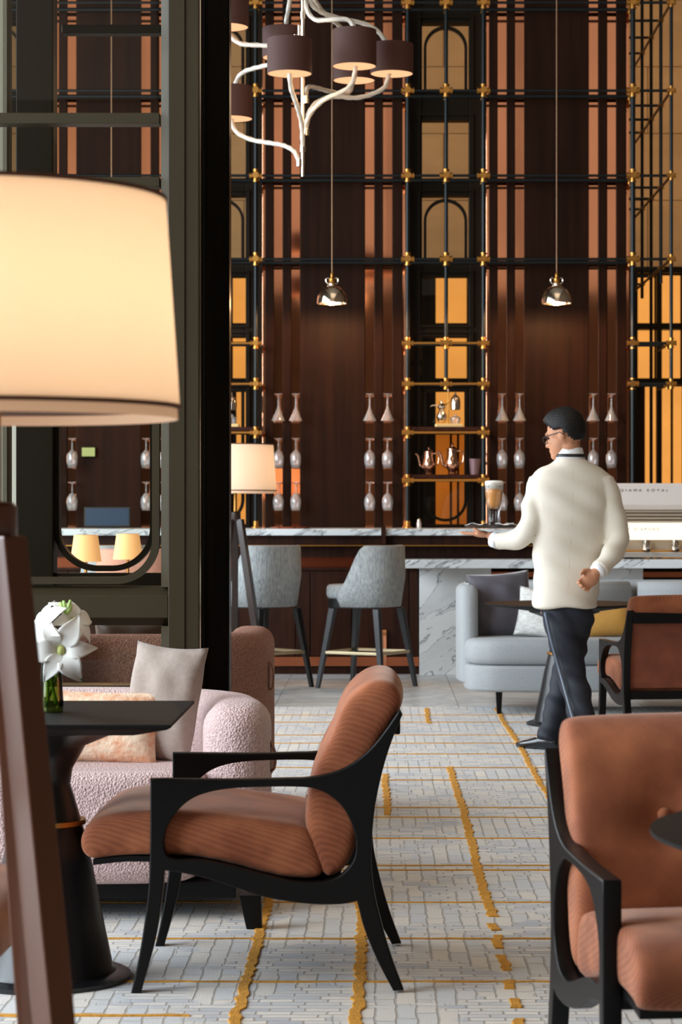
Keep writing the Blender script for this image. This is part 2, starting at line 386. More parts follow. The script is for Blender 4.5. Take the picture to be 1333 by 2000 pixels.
def carpet_mat():
    m = mat('grey_cut_pile_carpet', (200, 196, 188), .95, sheen=.1); nt = m.node_tree; N = nt.nodes; L = nt.links; b = N['Principled BSDF']
    tc = N.new('ShaderNodeTexCoord')
    nz = N.new('ShaderNodeTexNoise'); nz.inputs['Scale'].default_value = 14; nz.inputs['Detail'].default_value = 2; L.new(tc.outputs['Object'], nz.inputs['Vector'])
    sc = N.new('ShaderNodeVectorMath'); sc.operation = 'MULTIPLY_ADD'; sc.inputs[1].default_value = (.014,.014,0); L.new(nz.outputs['Color'], sc.inputs[0]); L.new(tc.outputs['Object'], sc.inputs[2])
    def brick(wd, ht, c1, c2, mo, ms, rot=0):
        mp = N.new('ShaderNodeMapping'); mp.inputs['Rotation'].default_value = (0,0,rot); L.new(sc.outputs[0], mp.inputs[0])
        t = N.new('ShaderNodeTexBrick'); t.inputs['Scale'].default_value = 1; t.inputs['Brick Width'].default_value = wd; t.inputs['Row Height'].default_value = ht
        t.inputs['Mortar Size'].default_value = ms; t.inputs['Mortar Smooth'].default_value = .4; t.offset_frequency = 2; t.offset = .37; t.squash = 1.6; t.squash_frequency = 3
        t.inputs['Color1'].default_value = lin(c1); t.inputs['Color2'].default_value = lin(c2); t.inputs['Mortar'].default_value = lin(mo); L.new(mp.outputs[0], t.inputs['Vector'])
        return t
    a = brick(.085, .034, (226, 220, 210), (182, 186, 194), (172, 164, 154), .003)
    c = brick(.15, .05, (218, 210, 198), (198, 200, 202), (174, 168, 160), .0035, PI/2)
    n2 = N.new('ShaderNodeTexNoise'); n2.inputs['Scale'].default_value = 3.2; n2.inputs['Detail'].default_value = 3; L.new(tc.outputs['Object'], n2.inputs['Vector'])
    r2 = N.new('ShaderNodeValToRGB'); r2.color_ramp.elements[0].position = .47; r2.color_ramp.elements[1].position = .53; L.new(n2.outputs['Fac'], r2.inputs[0])
    mx = N.new('ShaderNodeMix'); mx.data_type = 'RGBA'; L.new(r2.outputs[0], mx.inputs['Factor']); L.new(a.outputs['Color'], mx.inputs[6]); L.new(c.outputs['Color'], mx.inputs[7])
    L.new(mx.outputs[2], b.inputs['Base Color'])
    mf = N.new('ShaderNodeMix'); mf.data_type = 'FLOAT'; L.new(r2.outputs[0], mf.inputs['Factor']); L.new(a.outputs['Fac'], mf.inputs[2]); L.new(c.outputs['Fac'], mf.inputs[3])
    n3 = N.new('ShaderNodeTexNoise'); n3.inputs['Scale'].default_value = 220; L.new(tc.outputs['Object'], n3.inputs['Vector'])
    ma = N.new('ShaderNodeMath'); ma.operation = 'MULTIPLY_ADD'; ma.inputs[1].default_value = -.9; L.new(mf.outputs[0], ma.inputs[0])
    mb2 = N.new('ShaderNodeMath'); mb2.operation = 'MULTIPLY'; mb2.inputs[1].default_value = .35; L.new(n3.outputs['Fac'], mb2.inputs[0]); L.new(mb2.outputs[0], ma.inputs[2])
    bp = N.new('ShaderNodeBump'); bp.inputs['Strength'].default_value = .9; bp.inputs['Distance'].default_value = .006; L.new(ma.outputs[0], bp.inputs['Height']); L.new(bp.outputs[0], b.inputs['Normal'])
    return m
M['carpet'] = carpet_mat()
# ============================================================ THE SETTING
ZF = -.012                                                    # stone floor level; the carpet's top is z = 0
struct('floor', MB().box(-7.2, 7.7, -6.7, 26, -.12, -.022), M['stonefloor'])
FL = bpy.data.objects['floor']
tile_me = None
TW, TH = 1.15, .82
for i in range(-3, 4):
    for j in range(4):
        x0 = -.65+i*TW; y0 = 14.04+j*TH
        if tile_me is None:
            t = obj('tile', MB().box(.002, TW-.002, .002, TH-.002, -.022, ZF), M['stonefloor'], FL, bevel=.0015); tile_me = t.data
        else:
            t = bpy.data.objects.new('tile', tile_me); COL.objects.link(t); t.parent = FL
        t.location = (x0, y0, 0)
struct('ceiling', MB().box(-7.2, 7.7, -6.7, 26, 11.5, 11.7), M['ceiling'])
struct('wall_right', MB().box(7.5, 7.7, -6.7, 26, -.02, 11.5), M['plaster'])
# left wall: three tall window openings
wl = thing('wall_left', None, None, kind='structure')
mb = MB(); WL = ((1.0,8.6),(9.2,16.0))
for a, b in ((-6.7,1.0),(8.6,9.2),(16.0,26)): mb.box(-7.2,-7.0,a,b,-.02,11.5)
for a, b in WL: mb.box(-7.2,-7.0,a,b,-.02,.08); mb.box(-7.2,-7.0,a,b,5.8,11.5)
obj('wall_surface', mb, M['plaster'], wl)
for n, (a, b) in enumerate(WL):
    wn = thing('window_%d' % (n+2), None, None, kind='structure')
    obj('pane', MB().box(-7.16,-7.14,a,b,.08,5.8), M['daywin'], wn)
    mb = MB()
    for k in range(5): y = a+(b-a)*k/4; mb.box(-7.12,-7.02,y-.03,y+.03,.08,5.8)
    for z in (.11, 2.3, 4.0, 5.77): mb.box(-7.12,-7.02,a,b,z-.03,z+.03)
    obj('window_frame', mb, M['darkframe'], wn)
# rear wall (behind the viewer): dark panelling below, a band of tall windows with sheer curtains above
struct('wall_rear', MB().box(-7.2, 7.7, -6.7, -6.5, -.02, 5.2), M['plaster'])
wr = thing('window_5', None, None, kind='structure')
obj('curtain', MB().box(-7.0, 7.5, -6.6, -6.55, 5.2, 11.5), M['sheer'], wr)
mb = MB()
for k in range(7): x = -7+14.5*k/6; mb.box(x-.06, x+.06, -6.54, -6.44, 5.2, 11.5)
mb.box(-7,7.5,-6.54,-6.44,5.2,5.32)
obj('window_frame', mb, M['darkframe'], wr)

# ---- bar back wall: walnut panels and polished copper strips
BW = 18.1
wb = thing('wall_back', None, None, kind='structure')
ZT = 6.6
def vstrip(name, p0, p1, y0, m, bev=.003):
    return obj(name, MB().box(X(p0,BW), X(p1,BW), y0, 18.34, 1.0, ZT), m, wb, bevel=bev)
STRIPS = {}
for bi, s in enumerate((-437, 0, 437)):
    st = [(535,553),(569,587),(713,732),(748,767)]
    if bi == 2: st = [(535,554),(569,588),(713,732),(749,767)]
    STRIPS[bi] = [(a+s, b+s) for a, b in st]
    vstrip('copper_edge', 513+s, 519+s, BW-.02, M['copper']); vstrip('copper_edge', 786+s, 792+s, BW-.02, M['copper'])
    for a, b in STRIPS[bi]: vstrip('copper_strip', a, b, BW-.012, M['copper'])
    for a, b in ((519,535),(553,569),(732,748),(767,786)): vstrip('wood_panel', a+s, b+s, BW-.035, M['panelwood'])
    vstrip('wood_panel', 587+s, 713+s, BW-.02, M['panelwood'])
# ---- dark framed internal windows between the wall bays
WB = 18.3
def zz(py, D=WB): return Z(py, D)
def frame_bay(c, idx):
    root = thing('window_%d' % idx, None, None, kind='structure')
    def xx(p): return X(p+c, WB)
    mb = MB()
    mb.box(xx(-80), xx(-46), WB, WB+.16, 1.0, ZT); mb.box(xx(46), xx(80), WB, WB+.16, 1.0, ZT)
    obj('stile', mb, M['darkframe'], root, bevel=.006)
    tops = [(-40,44),(175,234),(350,382),(506,540),(634,658),(746,764),(1024,1045)]
    for a, b in tops:
        obj('rail', MB().box(xx(-46), xx(46), WB+.01, WB+.15, zz(b), zz(a)), M['darkframe'], root, bevel=.006)
    openings = [(44,175,'arch'),(234,350,''),(382,506,'arch'),(540,634,''),(658,746,''),(764,1024,'u')]
    for a, b, kind in openings:
        # stepped moulding round each opening
        obj('moulding', MB().ribbon([(xx(-52),zz(a-9)),(xx(52),zz(a-9)),(xx(52),zz(b+4)),(xx(-52),zz(b+4))], .02, WB-.03, WB+.02, True), M['darkframe'], root)
        if kind == 'arch':
            r = 40; p = [(xx(-r), zz(b))]+[(xx(r*math.cos(t)), zz(a+8+r+(-r*math.sin(t)))) for t in [PI-PI*k/20 for k in range(21)]]+[(xx(r), zz(b))]
            obj('arched_muntin', MB().ribbon(p, .022, WB+.02, WB+.08), M['darkframe'], root)
        if kind == 'u':
            r = 40; p = [(xx(-r), zz(a))]+[(xx(-r*math.cos(t)), zz(b-8-r+r*math.sin(t))) for t in [PI*k/20 for k in range(21)]]+[(xx(r), zz(a))]
            obj('arched_muntin', MB().ribbon(p, .024, WB+.02, WB+.08), M['darkframe'], root)
        obj('pane', MB().box(xx(-46), xx(46), WB+.09, WB+.096, zz(b), zz(a)), M['pane'], root)
for n, c in enumerate((871, 434, -3)): frame_bay(c, 6+n)
# ---- far room beyond: limestone wall above, dark amber-lit window grid below
FW = 24.5
fw = thing('wall_far', None, None, kind='structure')
zc = Z(522, FW)
yy = zc
row = 0
while yy < 7.6:
    for i in range(-4, 6):
        x0 = i*1.45+(.7 if row % 2 else 0)
        obj('stone_block', MB().box(x0+.004, x0+1.446, FW, FW+.2, yy+.004, yy+.716), M['stonewall'], fw)
    yy += .72; row += 1
obj('wall_core', MB().box(-7.2, 9, FW+.1, FW+.3, -.02, 7.8), M['darkframe'], fw)
wf = thing('window_9', None, None, kind='structure')
def fpane(px0, px1, py0, py1, m):
    obj('pane', MB().box(X(px0,FW), X(px1,FW), FW+.02, FW+.06, Z(py1,FW), Z(py0,FW)), m, wf)
for a, b in ((455,483),(852,912),(1246,1279),(1294,1330),(1345,1380)):
    for c, d in ((538,632),(645,738)): fpane(a, b, c, d, M['onyx'])
for a, b in ((1262,1284),(1291,1311),(1317,1345)): fpane(a, b, 755, 1060, M['onyx'])
for a, b in ((852,879),(884,893),(898,912)): fpane(a, b, 840, 1032, M['onyxdim'])
fpane(852, 912, 755, 835, M['onyx']); fpane(462, 480, 755, 1032, M['onyx']); fpane(-20, 40, 700, 1032, M['daywin'])
mb = MB()
for p in (440, 490, 845, 918, 1240, 1287, 1338, 1390): mb.box(X(p-5,FW), X(p+5,FW), FW-.08, FW+.02, 0, zc)
for q in (528, 638, 746): mb.box(-6, 6, FW-.07, FW+.02, Z(q+6,FW), Z(q-6,FW))
obj('window_frame', mb, M['darkframe'], wf)

# ---- left glazed partition with olive bronze frame
PD = 8.1
def px_(p): return X(p, PD)
def pz_(p): return Z(p, PD)
pt = thing('window_1', None, None, kind='structure')
obj('stile', MB().box(px_(331), px_(391), PD-.05, PD+.1, ZF, 3.7), M['olive'], pt, bevel=.003)
obj('stile_bead', MB().box(px_(360), px_(363), PD-.056, PD, ZF, 3.7), M['olive'], pt)
obj('glass_edge', MB().box(px_(391.5), px_(394), PD-.03, PD+.12, ZF, 3.7), M['nickel'], pt)
obj('transom', MB().box(px_(-90), px_(313), PD-.02, PD+.06, pz_(243), pz_(222)), M['olive'], pt, bevel=.003)
obj('transom', MB().box(px_(118), px_(313), PD+.03, PD+.09, pz_(61), pz_(44)), M['darkframe'], pt, bevel=.003)
obj('transom', MB().box(px_(-90), px_(313), PD-.02, PD+.06, pz_(366), pz_(347)), M['olive'], pt, bevel=.003)
obj('rail', MB().box(px_(-90), px_(331), PD-.05, PD+.1, pz_(1206), pz_(1161)), M['olive'], pt, bevel=.003)
obj('rail', MB().box(px_(-90), px_(331), PD-.05, PD+.1, ZF, pz_(1337)), M['olive'], pt, bevel=.003)
def bevel_v(p0, p1, z0, z1, m):                                # sloping glazing bead, vertical
    return obj('glazing_bead', MB().loft([[Vector((px_(p1),PD-.048,z)), Vector((px_(p0),PD-.02,z)), Vector((px_(p0),PD+.07,z)), Vector((px_(p1),PD+.07,z))] for z in (z0,z1)]), m, pt)
bevel_v(316, 331, pz_(1146), 3.7, M['olive']); bevel_v(316, 331, pz_(1330), pz_(1222), M['olive'])
def bevel_h(za, zb):
    obj('glazing_bead', MB().loft([[Vector((x,PD-.048,za)), Vector((x,PD+.03,zb)), Vector((x,PD+.07,zb)), Vector((x,PD+.07,za))] for x in (px_(-90), px_(331))]), M['olive'], pt)
bevel_h(pz_(1161), pz_(1145)); bevel_h(pz_(1206), pz_(1222))
r = 78
ring = [(px_(304), pz_(380))]+[(px_(304-r+r*math.cos(t)), pz_(1134-r+r*math.sin(t))) for t in [PI/2*k/16 for k in range(17)]]+[(px_(-80), pz_(1134))]
obj('curved_muntin', MB().ribbon(ring, 14*PD/FPX, PD, PD+.04), M['olive'], pt)
obj('pane', MB().box(px_(-90), px_(316), PD+.05, PD+.056, pz_(347), 3.7), M['pane'], pt)
obj('pane', MB().box(px_(-90), px_(316), PD+.05, PD+.056, pz_(1146), pz_(366)), M['pane'], pt)
obj('pane', MB().box(px_(-90), px_(316), PD+.05, PD+.056, pz_(1337), pz_(1222)), M['pane'], pt)
P2 = 8.6
mb = MB(); mb.box(X(36,P2), X(108,P2), P2-.06, P2+.06, ZF, 3.7)
obj('post', mb, M['darkframe'], pt, bevel=.004)
obj('post', MB().box(X(-70,P2), X(20,P2), P2-.05, P2+.06, ZF, 3.7), mat('pale_olive_post', (128,124,108), .6), pt, bevel=.02)
obj('rail', MB().box(X(108,P2), X(330,P2), P2-.04, P2+.04, Z(1150,P2), Z(1119,P2)), M['darkframe'], pt)
r = 80
ring = [(X(112,P2), Z(360,P2))]+[(X(112+r-r*math.cos(t),P2), Z(1110-r+r*math.sin(t),P2)) for t in [PI/2*k/16 for k in range(17)]]+[(X(300-r+r*math.sin(t),P2), Z(1110-r+r*math.cos(t),P2)) for t in [PI/2*k/16 for k in range(17)]]+[(X(300,P2), Z(360,P2))]
obj('curved_muntin', MB().ribbon(ring, 11*P2/FPX, P2-.03, P2+.03), M['darkframe'], pt)
struct('trim_1', MB().box(X(396,8.3), X(448,8.3), 8.3, 8.42, ZF, 3.9), M['column'], bevel=.006)

# ---- carpet
cp = thing('carpet', 'pale grey cut pile carpet with mustard grid lines under the chairs', 'carpet')
obj('pile', MB().box(-6.2, 6.6, -5.5, 14.03, -.022, 0), M['carpet'], cp)
def stripe(x, y0, y1, wd):
    n = max(4, int((y1-y0)/.035)); mb = MB(); rings = []
    for i in range(n+1):
        y = y0+(y1-y0)*i/n; j = random.uniform(-.006,.006); ww = wd/2*random.uniform(.85,1.12); xx = x+j+.004*math.sin(y*2.3)
        rings.append([Vector((xx-ww,y,-.004)), Vector((xx+ww,y,-.004)), Vector((xx+ww*.8,y,.004)), Vector((xx-ww*.8,y,.004))])
    mb.loft(rings); return obj('yarn_stripe', mb, M['orangegrp'], cp)
def cross(y, x0, x1, wd):
    n = max(4, int((x1-x0)/.05)); mb = MB(); rings = []
    for i in range(n+1):
        x = x0+(x1-x0)*i/n; yy = y+random.uniform(-.004,.004); ww = wd/2*random.uniform(.7,1.2)
        rings.append([Vector((x,yy-ww,-.004)), Vector((x,yy+ww,-.004)), Vector((x,yy+ww*.7,.003)), Vector((x,yy-ww*.7,.003))])
    mb.loft(rings); return obj('yarn_stripe', mb, M['orangegrp'], cp)
stripe(.72, 8.6, 13.9, .03); stripe(.338, 6.74, 10.7, .034)
for a, b in ((6.52,6.62),(6.25,6.44),(5.95,6.15),(5.72,5.82),(5.5,5.6),(5.25,5.38),(4.9,5.1)): stripe(.33, a, b, .03)
stripe(.033, 9.0, 10.4, .032); stripe(-.052, 4.8, 7.05, .034); stripe(-.34, 4.8, 7.3, .032); stripe(.29, 12.9, 13.9, .03)
stripe(-.83, 4.6, 5.6, .035); stripe(1.6, 9, 13, .03); stripe(-1.4, 4.5, 8, .03)
for py in (1918, 1834, 1763, 1700, 1691, 1638, 1597, 1578, 1524, 1500, 1473, 1452, 1436, 1411, 1397):
    cross(5333/(py-1000), -2.6, 2.4, .010+.0011*(5333/(py-1000)))
cross(5.42, -1.2, -.45, .03)
# stone floor box set flush in the carpet, with a dark metal edge
fb = thing('floor_outlet', 'stone floor outlet cover with dark metal edge set into the carpet', 'floor outlet', (X(565,9.3), 9.28, 0))
obj('cover', MB().box(X(530,9.2), X(592,9.2), 8.95, 9.62, -.005, .002), M['stonefloor'], fb, world=True)
obj('metal_edge', MB().box(X(592,9.2), X(597,9.2), 8.95, 9.62, -.005, .005), M['pipe'], fb, world=True)

# ============================================================ THE BAR
def bar_front():
    b = thing('bar_counter', 'dark walnut bar counter with pale marble top behind the stools', 'bar counter', (X(600,17),17,ZF))
    xa, xb = X(-60,17), X(1062,17)
    obj('countertop', MB().box(xa, xb, 16.75, 18.06, 1.027, 1.0756), M['marbletop'], b, bevel=.004, world=True)
    obj('apron', MB().box(xa, xb, 16.84, 17.9, .955, 1.027), M['darkwood'], b, bevel=.003, world=True)
    obj('brass_line', MB().box(xa, xb, 16.83, 16.9, .948, .955), M['brass'], b, world=True)
    obj('fascia', MB().box(xa, xb, 16.98, 17.9, .862, .948), M['darkwood'], b, world=True)
    xc = .18
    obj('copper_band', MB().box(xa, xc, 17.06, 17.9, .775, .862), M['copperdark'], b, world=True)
    xc = .30
    obj('ledge', MB().box(xa, xc, 16.98, 17.2, .765, .782), M['darkwood'], b, world=True)
    x = xa
    k = 0
    xc = .30
    while x < xc-.01:
        wd = (.31, .19, .24, .11)[k % 4]; x1 = min(x+wd, xc)
        obj('plank', MB().box(x+.003, x1-.003, 17.0, 17.2, .12, .765), M['darkwood'], b, bevel=.004, world=True)
        x = x1; k += 1
    obj('back_board', MB().box(xa, xc, 17.05, 17.2, ZF, .77), M['darkframe'], b, world=True)
    obj('copper_skirting', MB().box(xa, xc, 16.985, 17.1, .05, .118), M['copperdull'], b, world=True)
    obj('kick_board', MB().box(xa, xc, 17.01, 17.1, ZF, .05), M['darkwood'], b, world=True)
    obj('copper_post', MB().box(X(741,16.98), X(755,16.98), 16.96, 17.02, ZF, Z(1230,17)), M['copper'], b, world=True)
    obj('joint_cover', MB().box(X(745,16.8), X(754,16.8), 16.72, 16.86, .955, Z(1027,16.8)), M['darkwood'], b, world=True)
bar_front()
lc = thing('marble_counter', 'low white veined marble counter on slab legs beside the bar', 'counter', (X(1000,17),17,ZF))
obj('slab', MB().box(X(790,16.5), X(1420,16.5), 16.5, 17.7, Z(1110,16.5), Z(1093,16.5)), M['marbletop'], lc, bevel=.004, world=True)
obj('slab_leg', MB().box(X(820,16.9), X(960,16.9), 16.9, 17.6, ZF, Z(1110,16.5)), M['marble'], lc, bevel=.003, world=True)
obj('slab_leg', MB().box(X(1117,16.9), X(1257,16.9), 16.9, 17.6, ZF, Z(1110,16.5)), M['marble'], lc, bevel=.003, world=True)
obj('back_panel', MB().box(X(960,16.9), X(1420,16.9), 17.5, 17.6, ZF, Z(1110,16.5)), M['darkwood'], lc, world=True)
obj('copper_rail', MB().box(X(960,16.9), X(1420,16.9), 17.46, 17.5, .7, .74), M['copperdull'], lc, world=True)

# ---- pipe shelving
PY = 17.75; PB = 18.0
ps = thing('pipe_shelving', 'black steel pipe shelving with brass joints standing on the bar', 'shelving', (X(872,PY),PY,1.0756))
LV = [5.174, 4.487, 3.824, 3.173]; LO = [2.518, 2.20, 1.82, 1.448]
def pipe(a, b, r, m=M['pipe'], name='pipe'): return obj(name, MB().tube([a,b], r, 10), m, ps, smooth=True, world=True)
for z in LV:
    pipe((X(-120,PY),PY,z), (X(1237,PY),PY,z), .011, name='rail'); pipe((X(-120,PB),PB,z), (X(1226,PB),PB,z), .016, name='rail')
for p in (352, 500, 797, 945):
    pipe((X(p,PY),PY,1.0756), (X(p,PY),PY,6.4), .017)
    obj('foot', MB().lathe([(.036,1.0756),(.036,1.085),(.022,1.09),(.022,1.13),(.018,1.13)], (X(p,PY),PY,0), 16), M['brass'], ps, smooth=True, world=True)
for p in (426, 872): pipe((X(p,PY),PY,2.2), (X(p,PY),PY,6.4), .015)
for z in LO:
    for a, b in ((352,500),(797,945)):
        pipe((X(a,PY),PY,z), (X(b,PY),PY,z), .011, M['brass'], 'rail'); pipe((X(a,PB),PB,z+.005), (X(b,PB),PB,z+.005), .014, name='rail')
        pipe((X(a,PY),PY,z), (X(a,PY),PB,z), .011, name='rail'); pipe((X(b,PY),PY,z), (X(b,PY),PB,z), .011, name='rail')
for z in (1.82, 1.448):
    for a, b in ((352,500),(797,945)):
        obj('shelf_board', MB().box(X(a+3,PY), X(b-3,PY), PY+.005, PB+.02, z+.012, z+.044), M['darkwood'], ps, bevel=.003, world=True)
jm = None
def joint(x, y, z, s=1.0):
    global jm
    if jm is None:
        mb = MB()
        for ax in (Vector((1,0,0)), Vector((0,1,0)), Vector((0,0,1))):
            mb.tube([ax*-.05, ax*-.036, ax*-.0355, ax*.0355, ax*.036, ax*.05], [.026,.026,.021,.021,.026,.026], 10)
        jm = obj('brass_joint', mb, M['brass'], ps, smooth=True); o = jm
    else:
        o = bpy.data.objects.new('brass_joint', jm.data); COL.objects.link(o); o.parent = ps
    o.location = Vector((x,y,z))-ps.location; o.scale = (s,s,s)
for z in LV:
    for p in (352, 426, 500, 797, 872, 945): joint(X(p,PY), PY, z); joint(X(p,PY), PB, z, .6)
for i, z in enumerate(LO):
    for p in (352, 500, 797, 945): joint(X(p,PY), PY, z, .9); joint(X(p,PY), PB, z, .55)
    if i < 2: joint(X(872,PY), PY, z, .9); joint(X(426,PY), PY, z, .9)
pt2 = thing('pipe_tower', 'black steel pipe lattice tower at the right end of the bar wall', 'shelving', (X(1275,PY),PY,ZF))
ps = pt2
pipe((X(1237,PY),PY,ZF), (X(1237,PY),PY,6.4), .02)
for z in LV: joint(X(1237,PY), PY, z); joint(X(1237,PY), PB, z, .6); pipe((X(1237,PY),PY,z), (X(1312,PY),PY,z), .011, name='rail')
XR = X(1312,PY); XL = X(1240,PY)
for k in range(4):
    y = PY+.655*k
    pipe((XR,y,(2.2,3.05,ZF,3.05)[k]), (XR,y,6.4), .014)
    for z in LV:
        if k: pipe((X(1226,PY)-.02,y,z), (XR,y,z), .011, name='rail')
        joint(XR, y, z, .5 if k else .72)
for z in LV: pipe((XR,PY,z), (XR,PY+2.5,z), .011, M['rustpipe'], 'rail')
for z in (2.518, 2.2):
    pipe((X(1237,PY),PY,z), (XR,PY,z), .011, name='rail'); pipe((X(1237,PY),PB,z), (XR,PB,z), .011, name='rail'); joint(XR,PY,z,.8); joint(X(1237,PY),PY,z,.9); joint(XR,PB,z,.6)
    pipe((XR,PY,z), (XR,PB+.6,z), .009, M['rustpipe'], 'rail')

# ---- hanging stemware
GP = 17.92
def glass_profile(kind):
    if kind == 'flared': out = [(.034,.215),(.034,.211),(.008,.2),(.0055,.17),(.006,.12),(.012,.095),(.026,.06),(.052,.004),(.054,0)]
    elif kind == 'goblet': out = [(.034,.235),(.034,.231),(.007,.222),(.0055,.19),(.006,.145),(.018,.132),(.036,.112),(.043,.085),(.041,.04),(.034,0)]
    else: out = [(.034,.225),(.034,.221),(.007,.21),(.0055,.18),(.006,.14),(.02,.128),(.038,.1),(.044,.07),(.04,.03),(.034,0)]
    inn = [(max(.001,r-.0025), z+(.002 if i else 0)) for i, (r, z) in enumerate(out) if z < .13]
    return out+list(reversed(inn))
gm = {}
rows = [('flared', 822, 'flared cocktail glass', 'top'), ('goblet', 914, 'stemmed wine goblet', 'middle'), ('tulip', 997, 'tulip wine glass', 'bottom')]
ordn = ['first', 'second', 'third', 'fourth']
bays = ['seen through the glazed partition', 'under the left pendant', 'under the right pendant']
hook = None
for bi in range(3):
    for si, (a, b) in enumerate(STRIPS[bi]):
        for kind, py, nm, rw in rows:
            x, z = X((a+b)/2, GP), Z(py, GP)
            if kind not in gm:
                g = obj('stemmed_glass', MB().lathe(glass_profile(kind), (0,0,0), 20, cap=False), M['glassware'], None, smooth='all'); gm[kind] = g.data
            else:
                g = bpy.data.objects.new('stemmed_glass', gm[kind]); COL.objects.link(g)
            g.location = (x, GP, z)
            tag(g, '%s row %s on the %s copper strip %s' % (rw, nm, ordn[si], bays[bi]), 'glass', 'upside-down glasses hanging on the bar wall')
            zt = z+{'flared':.2085, 'goblet':.2285, 'tulip':.2185}[kind]
            if hook is None:
                mb = MB()
                for sx in (-.02, .02): mb.tube([(sx,-.03,0),(sx,.17,0)], .003, 8)
                hook = obj('glass_hook', mb, M['copperdull'], wb); o = hook
            else:
                o = bpy.data.objects.new('glass_hook', hook.data); COL.objects.link(o); o.parent = wb
            o.location = (x, GP, zt-.003)

# ---- pendants over the bar
def pendant(x, label, first=None):
    y = 17.35; z0 = Z(593, y)
    loc = (x, y, z0)
    if first: return dup(first, loc, label=label)
    t = thing('pendant_lamp', label, 'pendant lamp', loc, group='nickel dome pendants')
    prof = [(.114,0),(.1145,.008),(.112,.034),(.105,.064),(.092,.092),(.072,.115),(.05,.13),(.03,.138),(.03,.15)]
    obj('dome', MB().lathe(prof+[(.026,.148),(.028,.134),(.048,.126),(.069,.111),(.088,.089),(.101,.062),(.108,.033),(.1105,.004)], (0,0,0), 32, cap=False), M['nickel'], t, smooth=True)
    obj('neck', MB().lathe([(.03,.15),(.024,.16),(.024,.19),(.012,.2),(.012,.225),(.006,.24)], (0,0,0), 20), M['brass'], t, smooth=True)
    mb = MB()
    for s in (-1,1): mb.tube(cr([(.028*s,0,.15),(.044*s,0,.165),(.044*s,0,.19),(.024*s,0,.195)],4), .005, 8)
    obj('yoke', mb, M['nickel'], t, smooth=True)
    obj('stem', MB().tube([(0,0,.235),(0,0,11.5-z0)], .0045, 8), M['stemmetal'], t)
    obj('bulb', MB().ellipsoid((0,0,.06), (.03,.03,.04)), M['bulb'], t, smooth=True)
    return t
pl1 = pendant(X(649,17.35), 'polished nickel dome pendant hanging by the chandelier, left of the two')
pl2 = pendant(X(1088,17.35), 'polished nickel dome pendant hanging above the waiter, right of the two', pl1)
pl0 = pendant(X(218,17.35), 'dome pendant seen through the glazed partition above the screen', pl1)
for p in (218, 649, 1088):
    x = X(p,17.35); z0 = Z(593,17.35)
    point('pendant_light', (x, 17.35, z0+.012), 45, (1,.56,.26), .02)
# ============================================================ SEATING
def bolster(prof, W, r, crown=0, ny=12, dents=(), seam=None):
    # closed profile (x, z) carried across y from -W to W with rounded ends and a slight crown
    n = len(prof)
    A = sum(prof[i][0]*prof[(i+1) % n][1]-prof[(i+1) % n][0]*prof[i][1] for i in range(n))
    sg = 1 if A > 0 else -1
    nor = []
    for i in range(n):
        a, b = prof[(i-1) % n], prof[(i+1) % n]; tx, tz = b[0]-a[0], b[1]-a[1]; l = math.hypot(tx, tz) or 1
        nor.append((tz/l*sg, -tx/l*sg))
    mb = MB(); mb.loft([[Vector((x, y, z)) for x, z in prof] for y in [-W+2*W*k/12 for k in range(13)]])
    me = remesh(mb, .011, 28)
    nrs = [v.normal.copy() for v in me.vertices]
    for v, nn in zip(me.vertices, nrs):
        c = v.co; d = crown*(1-min(1,(c.y/W)**2))
        for dx, dy, dz, dep, sp in dents: d -= max(0, -nn.x)* dep*math.exp(-((c.x-dx)**2+(c.y-dy)**2+(c.z-dz)**2)/sp**2)
        v.co = c+nn*d
    return me
S1 = 1.2759e-3
def L(cx, cy): return ((140+cx/1.9043-526)*S1, CAMH-(280+cy/1.9043)*S1)
def LL(l): return [L(*p) for p in l]
outer = []
for seg in ([(220,1258),(244,1150),(265,1030),(285,870),(291,700),(292,460)], [(292,460),(600,462),(800,458),(880,455),(960,440),(1030,412),(1100,360),(1160,290),(1222,200)],
            [(1222,200),(1231,222)], [(1231,222),(1195,310),(1160,420),(1130,560),(1117,700),(1117,800),(1130,900),(1165,1040),(1200,1150),(1236,1247)],
            [(1236,1247),(1197,1249)], [(1197,1249),(1140,1140),(1090,1020),(1062,915)], [(1062,915),(1000,926),(900,926),(800,915),(700,895),(600,862),(500,830),(420,812),(345,800)],
            [(345,800),(336,900),(310,1060),(256,1258)], [(256,1258),(220,1258)]):
    c = cr(LL(seg), 5); outer += c[:-1]
hole = cr(LL([(345,720),(350,650),(385,590),(430,545),(490,515),(580,497),(700,490),(860,490),(930,505),(990,545),(1030,600),(1052,660),(1058,720),(1045,770),(1005,815),(950,840),(850,845),(750,825),(600,785),(480,762),(375,757)]), 4, True)
FRM = plate([outer, hole], .036, .004)
SEAT = cr(LL([(20,695),(55,635),(120,600),(200,588),(300,584),(400,588),(500,596),(600,606),(700,618),(800,632),(872,650),(910,700),(938,820),(900,842),(800,838),(700,815),(600,787),(480,762),(345,752),(200,752),(75,768),(35,752)]), 3, True)
BACK = cr(LL([(936,828),(900,740),(868,650),(876,560),(895,445),(930,362),(972,287),(1002,200),(1048,142),(1098,107),(1150,92),(1198,108),(1226,148),(1228,195),(1190,255),(1135,350),(1095,460),(1075,570),(1062,680),(1040,760),(1000,815),(960,835)]), 3, True)
